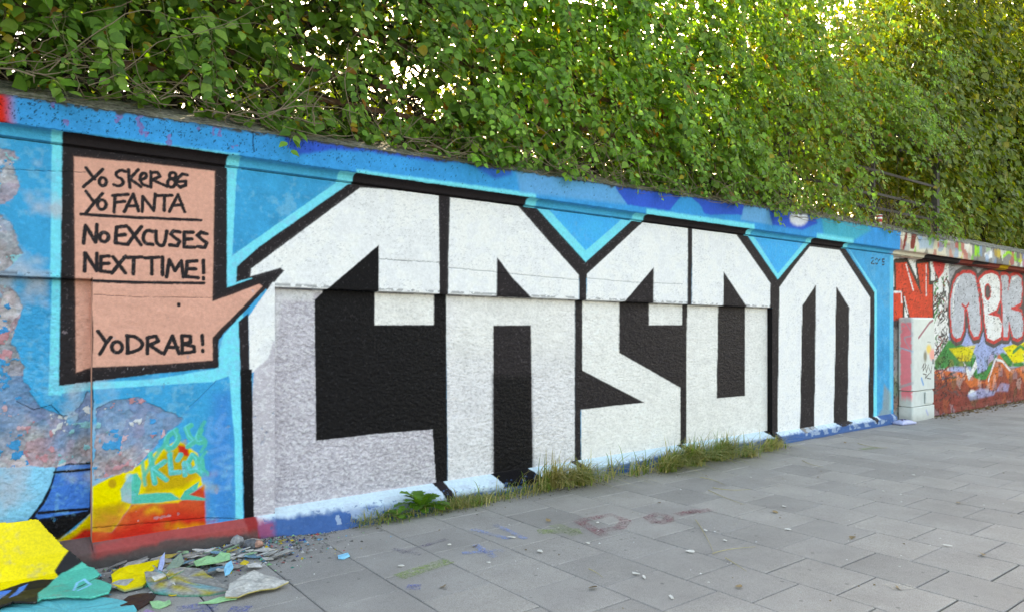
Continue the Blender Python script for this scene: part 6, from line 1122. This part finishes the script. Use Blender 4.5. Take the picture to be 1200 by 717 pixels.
mark('red',0.1,[(4.962,1.574),(5.203,1.626)])
WSEEN={}
def where_(what,s,n):
    L=next((l for a,l in((1.7,'the speech bubble'),(3.5,'letter C'),(5.1,'letter A'),(6.9,'letter S'),(8.7,'letter O'),(11.5,'letter M'),(99,'the cabinet')) if s<a)); d='near the wall' if n<.9 else('mid paving' if n<2.2 else 'far out')
    t='%s %s in front of %s'%(what,d,L); WSEEN[t]=WSEEN.get(t,0)+1; return t if WSEEN[t]==1 else t+', '+['','','another one','a third one','a fourth one','a fifth one','a sixth one'][WSEEN[t]]
M_SCRAP=plain('white_scrap',(.62,.61,.58),.7,40,.85,1.1,.1); M_DRYL=plain('dry_leaf',(.26,.18,.09),.75,40,.6,1.3,.2); M_STRAW=plain('straw',(.42,.36,.20),.7,40)
for k,(s,n) in enumerate([(2.818, 1.576), (2.823, 1.081), (3.252, 1.61), (3.661, 1.674), (3.456, 2.338), (3.452, 2.415), (4.11, 2.269), (3.321, 2.747), (4.103, 1.322), (4.629, 2.001), (5.164, 2.383), (4.526, 2.259), (7.104, 2.228), (8.132, 2.069), (5.798, 1.966), (2.313, 1.274), (3.304, 1.211), (6.624, 1.073), (10.265, 0.15), (5.715, 3.329)]):
    bm=bmesh.new(); m_=random.randint(5,8); r0=random.uniform(.014,.034); el=random.uniform(.35,.8); ra_=random.random()*6
    vs_=[]
    for q in range(m_):
        a_=q*2*math.pi/m_; r_=r0*random.uniform(.7,1.25); x,y=r_*math.cos(a_),r_*el*math.sin(a_); vs_.append(bm.verts.new((x*math.cos(ra_)-y*math.sin(ra_),x*math.sin(ra_)+y*math.cos(ra_),.006+random.uniform(0,.006))))
    f=bm.faces.new(vs_); e=bmesh.ops.extrude_face_region(bm,geom=[f]); bmesh.ops.translate(bm,verts=[q for q in e['geom'] if isinstance(q,bmesh.types.BMVert)],vec=(0,0,.003)); bmesh.ops.recalc_face_normals(bm,faces=bm.faces)
    o=bmobj('white_scrap',bm,M_SCRAP,None,False,(s,-n,0)); tag(o,where_('small white scrap',s,n),'scrap','white scraps on the paving')
for k,(s,n) in enumerate([(3.786, 1.046), (2.977, 1.225), (5.556, 2.001), (7.201, 1.517), (5.376, 2.803), (4.537, 3.491), (3.786, 2.914), (10.212, -0.429), (9.567, 0.574), (3.077, 2.369), (7.15, 2.852), (2.327, 1.792), (5.693, 3.558), (4.989, 1.191), (6.263, 0.796)]):
    me=leaf_cloud('fallen_leaf',np.array([[0,0,.012]]),np.array([[random.gauss(0,.25),random.gauss(0,.25),1.]]),np.array([[math.cos(k*2.4),math.sin(k*2.4),0]]),np.array([random.uniform(.035,.065)]),np.array([[.3,.2,.08]]),M_DRYL)
    o=obj('fallen_leaf',me,None,None,(s,-n,.004)); tag(o,where_('small dry brown leaf',s,n),'leaf','fallen leaves on the paving')
for k,L in enumerate([[(5.776, 1.162), (5.618, 1.474), (5.565, 1.712)], [(5.901, 1.12), (5.881, 1.334), (6.141, 1.397)], [(4.805, 1.765), (4.521, 2.091), (4.22, 2.378)], [(4.184, 2.398), (4.353, 2.383), (4.559, 2.492), (4.588, 2.612)], [(4.178, 2.509), (4.128, 2.626), (4.057, 2.76)], [(6.191, 0.741), (6.25, 0.892), (6.066, 1.152)], [(9.707, 0.682), (9.46, 1.085), (9.682, 1.092)], [(3.269, 2.093), (3.268, 2.174), (3.228, 2.262)], [(7.95, 0.887), (7.737, 1.116), (7.76, 1.258)]]):
    P0=np.array([(a,-b,.012) for a,b in L]); t=np.linspace(0,1,9)[:,None]; P1=(1-t)**2*P0[0]+2*t*(1-t)*P0[1]+t*t*P0[2]; c_=P1[4].copy(); c_[2]=0; V,Q=tube_np([P1-c_],[np.linspace(.004,.0015,9)],4); o=obj('straw',quads('straw',V,Q),M_STRAW,None,tuple(c_)); tag(o,where_('thin dry straw',P0[1][0],-P0[1][1]),'straw','dry stems on the paving')
# ============ cabinet ============
CS0,CS1,CN0,CN1,CH=12.70,13.56,-.113,.135,1.77
CAB=empty('utility_cabinet',((CS0+CS1)/2,-(CN0+CN1)/2,0)); tag(CAB,'pale grey street utility cabinet with pink spray on its side, against the far wall','cabinet'); co_=np.array([(CS0+CS1)/2,-(CN0+CN1)/2,0])
def cab_shell(name,z0,z1,inset,rows,gro=(),topround=False,lab=None):
    r=.03; pts=[]
    def arc(cx,cy,a0): return [(cx+r*math.cos(a0+t*math.pi/10),cy+r*math.sin(a0+t*math.pi/10)) for t in range(6)]
    x0,x1,y0,y1=CS0+inset,CS1-inset,-(CN1-inset),-(CN0)
    def ln(a,b,k): return [(a[0]+(b[0]-a[0])*t/k,a[1]+(b[1]-a[1])*t/k) for t in range(1,k)]
    c1=arc(x0+r,y0+r,math.pi); c2=arc(x1-r,y0+r,1.5*math.pi); c3=arc(x1-r,y1-r,0); c4=arc(x0+r,y1-r,.5*math.pi)
    per=c1+ln(c1[-1],c2[0],60)+c2+ln(c2[-1],c3[0],6)+c3+ln(c3[-1],c4[0],6)+c4+ln(c4[-1],c1[0],26); per=np.array(per); m=len(per); z=np.linspace(z0,z1,rows)
    ctr=np.array([(x0+x1)/2,(y0+y1)/2]); V=[]
    for zz in z:
        f=1.
        for g in gro:
            if abs(zz-g)<.008: f=.975
        q=ctr+(per-ctr)*np.array([f,f]); V.append(np.column_stack([q,np.full(m,zz)]))
    if topround:
        for k in range(1,6): 
            a=k/5*math.pi/2; q=ctr+(per-ctr)*np.array([1-.06*(1-math.cos(a)),1-.25*(1-math.cos(a))]); V.append(np.column_stack([q,np.full(m,z1+.035*math.sin(a))]))
    V=np.concatenate(V); nr=len(V)//m; i=np.arange(nr-1)[:,None]*m; j=np.arange(m)[None]; k=(j+1)%m; Q=np.stack([i+j,i+k,i+m+k,i+m+j],-1).reshape(-1,4)
    loops=list(Q.ravel()); st=list(np.arange(len(Q))*4); to=[4]*len(Q)
    st.append(len(loops)); loops+=list((nr-1)*m+np.arange(m)); to.append(m)
    S_,Y_,Z_=V[:,0],V[:,1],V[:,2]; col=np.tile(lin((206,214,212)),(len(V),1))*(1+.12*fbm(S_+Y_*2,Z_,6,3,501))[:,None]
    W=-Y_; side_=(S_<CS0+.03+inset)
    def blend(mask,c,a): col[mask]=col[mask]*(1-a[mask,None])+lin(c)*a[mask,None]
    nz=fbm(W,Z_,30,3,502)
    a=np.clip((.095-np.abs(W-.02)+.03*nz)/.02,0,1)*np.clip((Z_-.33+.06*fbm(W,Z_*0,60,2,503))/.1,0,1)*np.clip((1.70-Z_)/.03,0,1); blend(side_,(255,135,148),a*.95)
    a=np.clip((.03-np.abs(Z_-.62-.4*(W-.03))+.01*nz)/.01,0,1)*.7; blend(side_,(175,180,185),a); a=np.clip((.02-np.abs(Z_-1.22+.3*(W-.03)))/.01,0,1)*.8; blend(side_,(170,200,220),a)
    a=np.clip((.02-np.abs(np.sin(Z_*19+W*14)*.06+W-.06))/.01,0,1)*(Z_>1.2); blend(side_,(190,180,190),a*.7); a=(Z_>1.5)*.5*(fbm(W,Z_,14,2,504)>.05); blend(side_,(180,182,186),a)
    fr=(Y_<-(CN1-inset)+.008)
    def strk(p,wd,c):
        d=sdist(S_,Z_,p,False); blend(fr,c,np.clip((wd-d)/.006,0,1))
    X=lambda t:CS0+t*(CS1-CS0)
    strk([(X(.25),1.42),(X(.5),1.55),(X(.75),1.68),(X(.9),1.72)],.025,(150,90,110)); strk([(X(.65),1.35),(X(.8),1.34)],.008,(90,90,95))
    blend(fr,(240,200,70),np.clip((.11-np.hypot((S_-X(.72))*.8,Z_-1.22))/.06,0,1)*.9); blend(fr,(245,150,140),np.clip((.13-np.hypot((S_-X(.9))*.8,Z_-1.12))/.06,0,1)*.9); blend(fr,(110,105,85),np.clip((.09-np.hypot((S_-X(.55)),(Z_-1.1)*.7))/.05,0,1)*.9)
    for p in([(.4,.9),(.5,.98),(.45,.85),(.6,.95)],[(.55,.98),(.6,.82),(.7,.95)],[(.45,.8),(.6,.78),(.55,.72),(.75,.8)],[(.72,.9),(.82,.8),(.86,.92)],[(.62,.72),(.8,.7)]): strk([(X(a),b) for a,b in p],.012,(45,42,48))
    strk([(X(.38),.72),(X(.46),.62)],.03,(110,160,210)); strk([(X(.6),.16),(X(.68),.08)],.025,(170,180,215))
    dirt=np.clip((.14-Z_+.1*fbm(S_+Y_,Z_,9,3,505))/.14,0,1)*.4; col[:]=col*(1-dirt[:,None])+lin((120,110,100))*dirt[:,None]
    me=npmesh(name,V-co_,np.array(loops),np.array(st),np.array(to)); colattr(me,col); o=obj(name,me,attr_mat(name+'_plastic',.42,.5,12,.08,.002,.93),CAB); return o

cab_shell('base',-.012,.235,.0,26); LOWP=cab_shell('lower_panel',.250,.505,.02,26); BODYP=cab_shell('body',.523,CH-.035,.0,120,(),True)
bm=bmesh.new(); box(bm,((CS0+CS1)/2+.20-co_[0],-CN1-.003-co_[1],.38),(.30,.02,.2),bev=.008); me_=bmobj('vent_cover',bm,plain('cabinet_grey',tuple(lin((205,212,210))),.45,10,.95,1.03,.05),LOWP)
bm=bmesh.new(); box(bm,(CS1-.08-co_[0],-CN1-.006-co_[1],1.0),(.035,.02,.09),bev=.005); bmobj('lock',bm,plain('lock_grey',tuple(lin((150,152,150))),.5,10,.9,1.05,.05),BODYP)
# ---- crushed bag beside the cabinet
g=26; X_,Y_=[a.ravel() for a in np.meshgrid(np.linspace(-.19,.19,g),np.linspace(-.10,.10,18),indexing='ij')]
zt=.035+.05*np.maximum(0,1-(X_/.2)**2)*np.maximum(0,1-(Y_/.11)**2)+.035*fbm(X_,Y_,14,3,601); zb=.006+.0*X_
cut=np.ones_like(X_); V=np.concatenate([np.stack([X_*(1+.1*fbm(X_,Y_,8,2,602)),Y_+.25*X_*.2,np.maximum(zt,.014)],1),np.stack([X_*.97,Y_*.97+.05*X_,zb],1)]); n2=len(X_); i=np.arange(g-1)[:,None]*18; j=np.arange(17)[None]; Q1=np.stack([i+j,i+18+j,i+19+j,i+j+1],-1).reshape(-1,4); Q2=Q1[:,::-1]+n2
rim=[k*18 for k in range(g)]+[(g-1)*18+k for k in range(1,18)]+[k*18+17 for k in range(g-2,-1,-1)]+[k for k in range(16,0,-1)]; Q3=[(rim[k],rim[k]+n2,rim[(k+1)%len(rim)]+n2,rim[(k+1)%len(rim)]) for k in range(len(rim))]
Q=np.concatenate([Q1,Q2,np.array(Q3)]); col=np.tile(lin((178,185,222)),(2*n2,1)); sx=np.concatenate([X_,X_]);sy=np.concatenate([Y_,Y_])
for p in([(-.09,.04),(-.09,-.04),(-.05,0),(-.03,.04),(-.03,-.04)],[(.0,-.04),(.02,.04),(.04,-.04)],[(.07,.04),(.07,-.04),(.11,-.03)],[(.12,.03),(.15,-.02)]): d=sdist(sx,sy,p,False); col[d<.013]=lin((40,44,95))
me=quads('crushed_bag',V,Q); colattr(me,col); pos=(12.28,-.17,0); o=obj('crushed_bag',me,attr_mat('bag_plastic',.35,.5,30,.2,.003,.9),None,pos); o.rotation_euler=(0,0,R(-12)); tag(o,'crushed pale blue bag with dark print on the ground beside the cabinet','bag')
# ---- cup on the coping
bm=bmesh.new(); bmesh.ops.create_cone(bm,cap_ends=True,segments=20,radius1=.038,radius2=.046,depth=.15); cupz=3.26
CUP=empty('paper_cup',(11.75,-.02,cupz)); tag(CUP,'red and white paper cup standing on the coping above the date','cup')
o=bmobj('cup_body',bm,None,CUP,True,(0,0,.075)); va=np.array([v.co for v in o.data.vertices])
m,n,b=mat('cup_print'); tc=N(n,'ShaderNodeTexCoord'); sp=N(n,'ShaderNodeSeparateXYZ'); n.links.new(tc.outputs['Object'],sp.inputs[0]); mm=N(n,'ShaderNodeMath',operation='MULTIPLY_ADD'); n.links.new(sp.outputs[2],mm.inputs[0]); mm.inputs[1].default_value=6.6; mm.inputs[2].default_value=.5; rcup=ramp(n,mm.outputs[0],[(.0,tuple(lin((225,225,225)))),(.28,tuple(lin((205,40,50)))),(.62,tuple(lin((235,235,235)))),(.8,tuple(lin((205,60,65))))]); rcup.color_ramp.interpolation='CONSTANT'; n.links.new(rcup.outputs[0],b.inputs['Base Color']); o.data.materials.append(m)
bm=bmesh.new(); bmesh.ops.create_cone(bm,cap_ends=True,segments=20,radius1=.049,radius2=.046,depth=.014); bmobj('cup_lid',bm,plain('lid_white',(.75,.75,.75),.4,10,.95,1.0,.02),CUP,True,(0,0,.157))
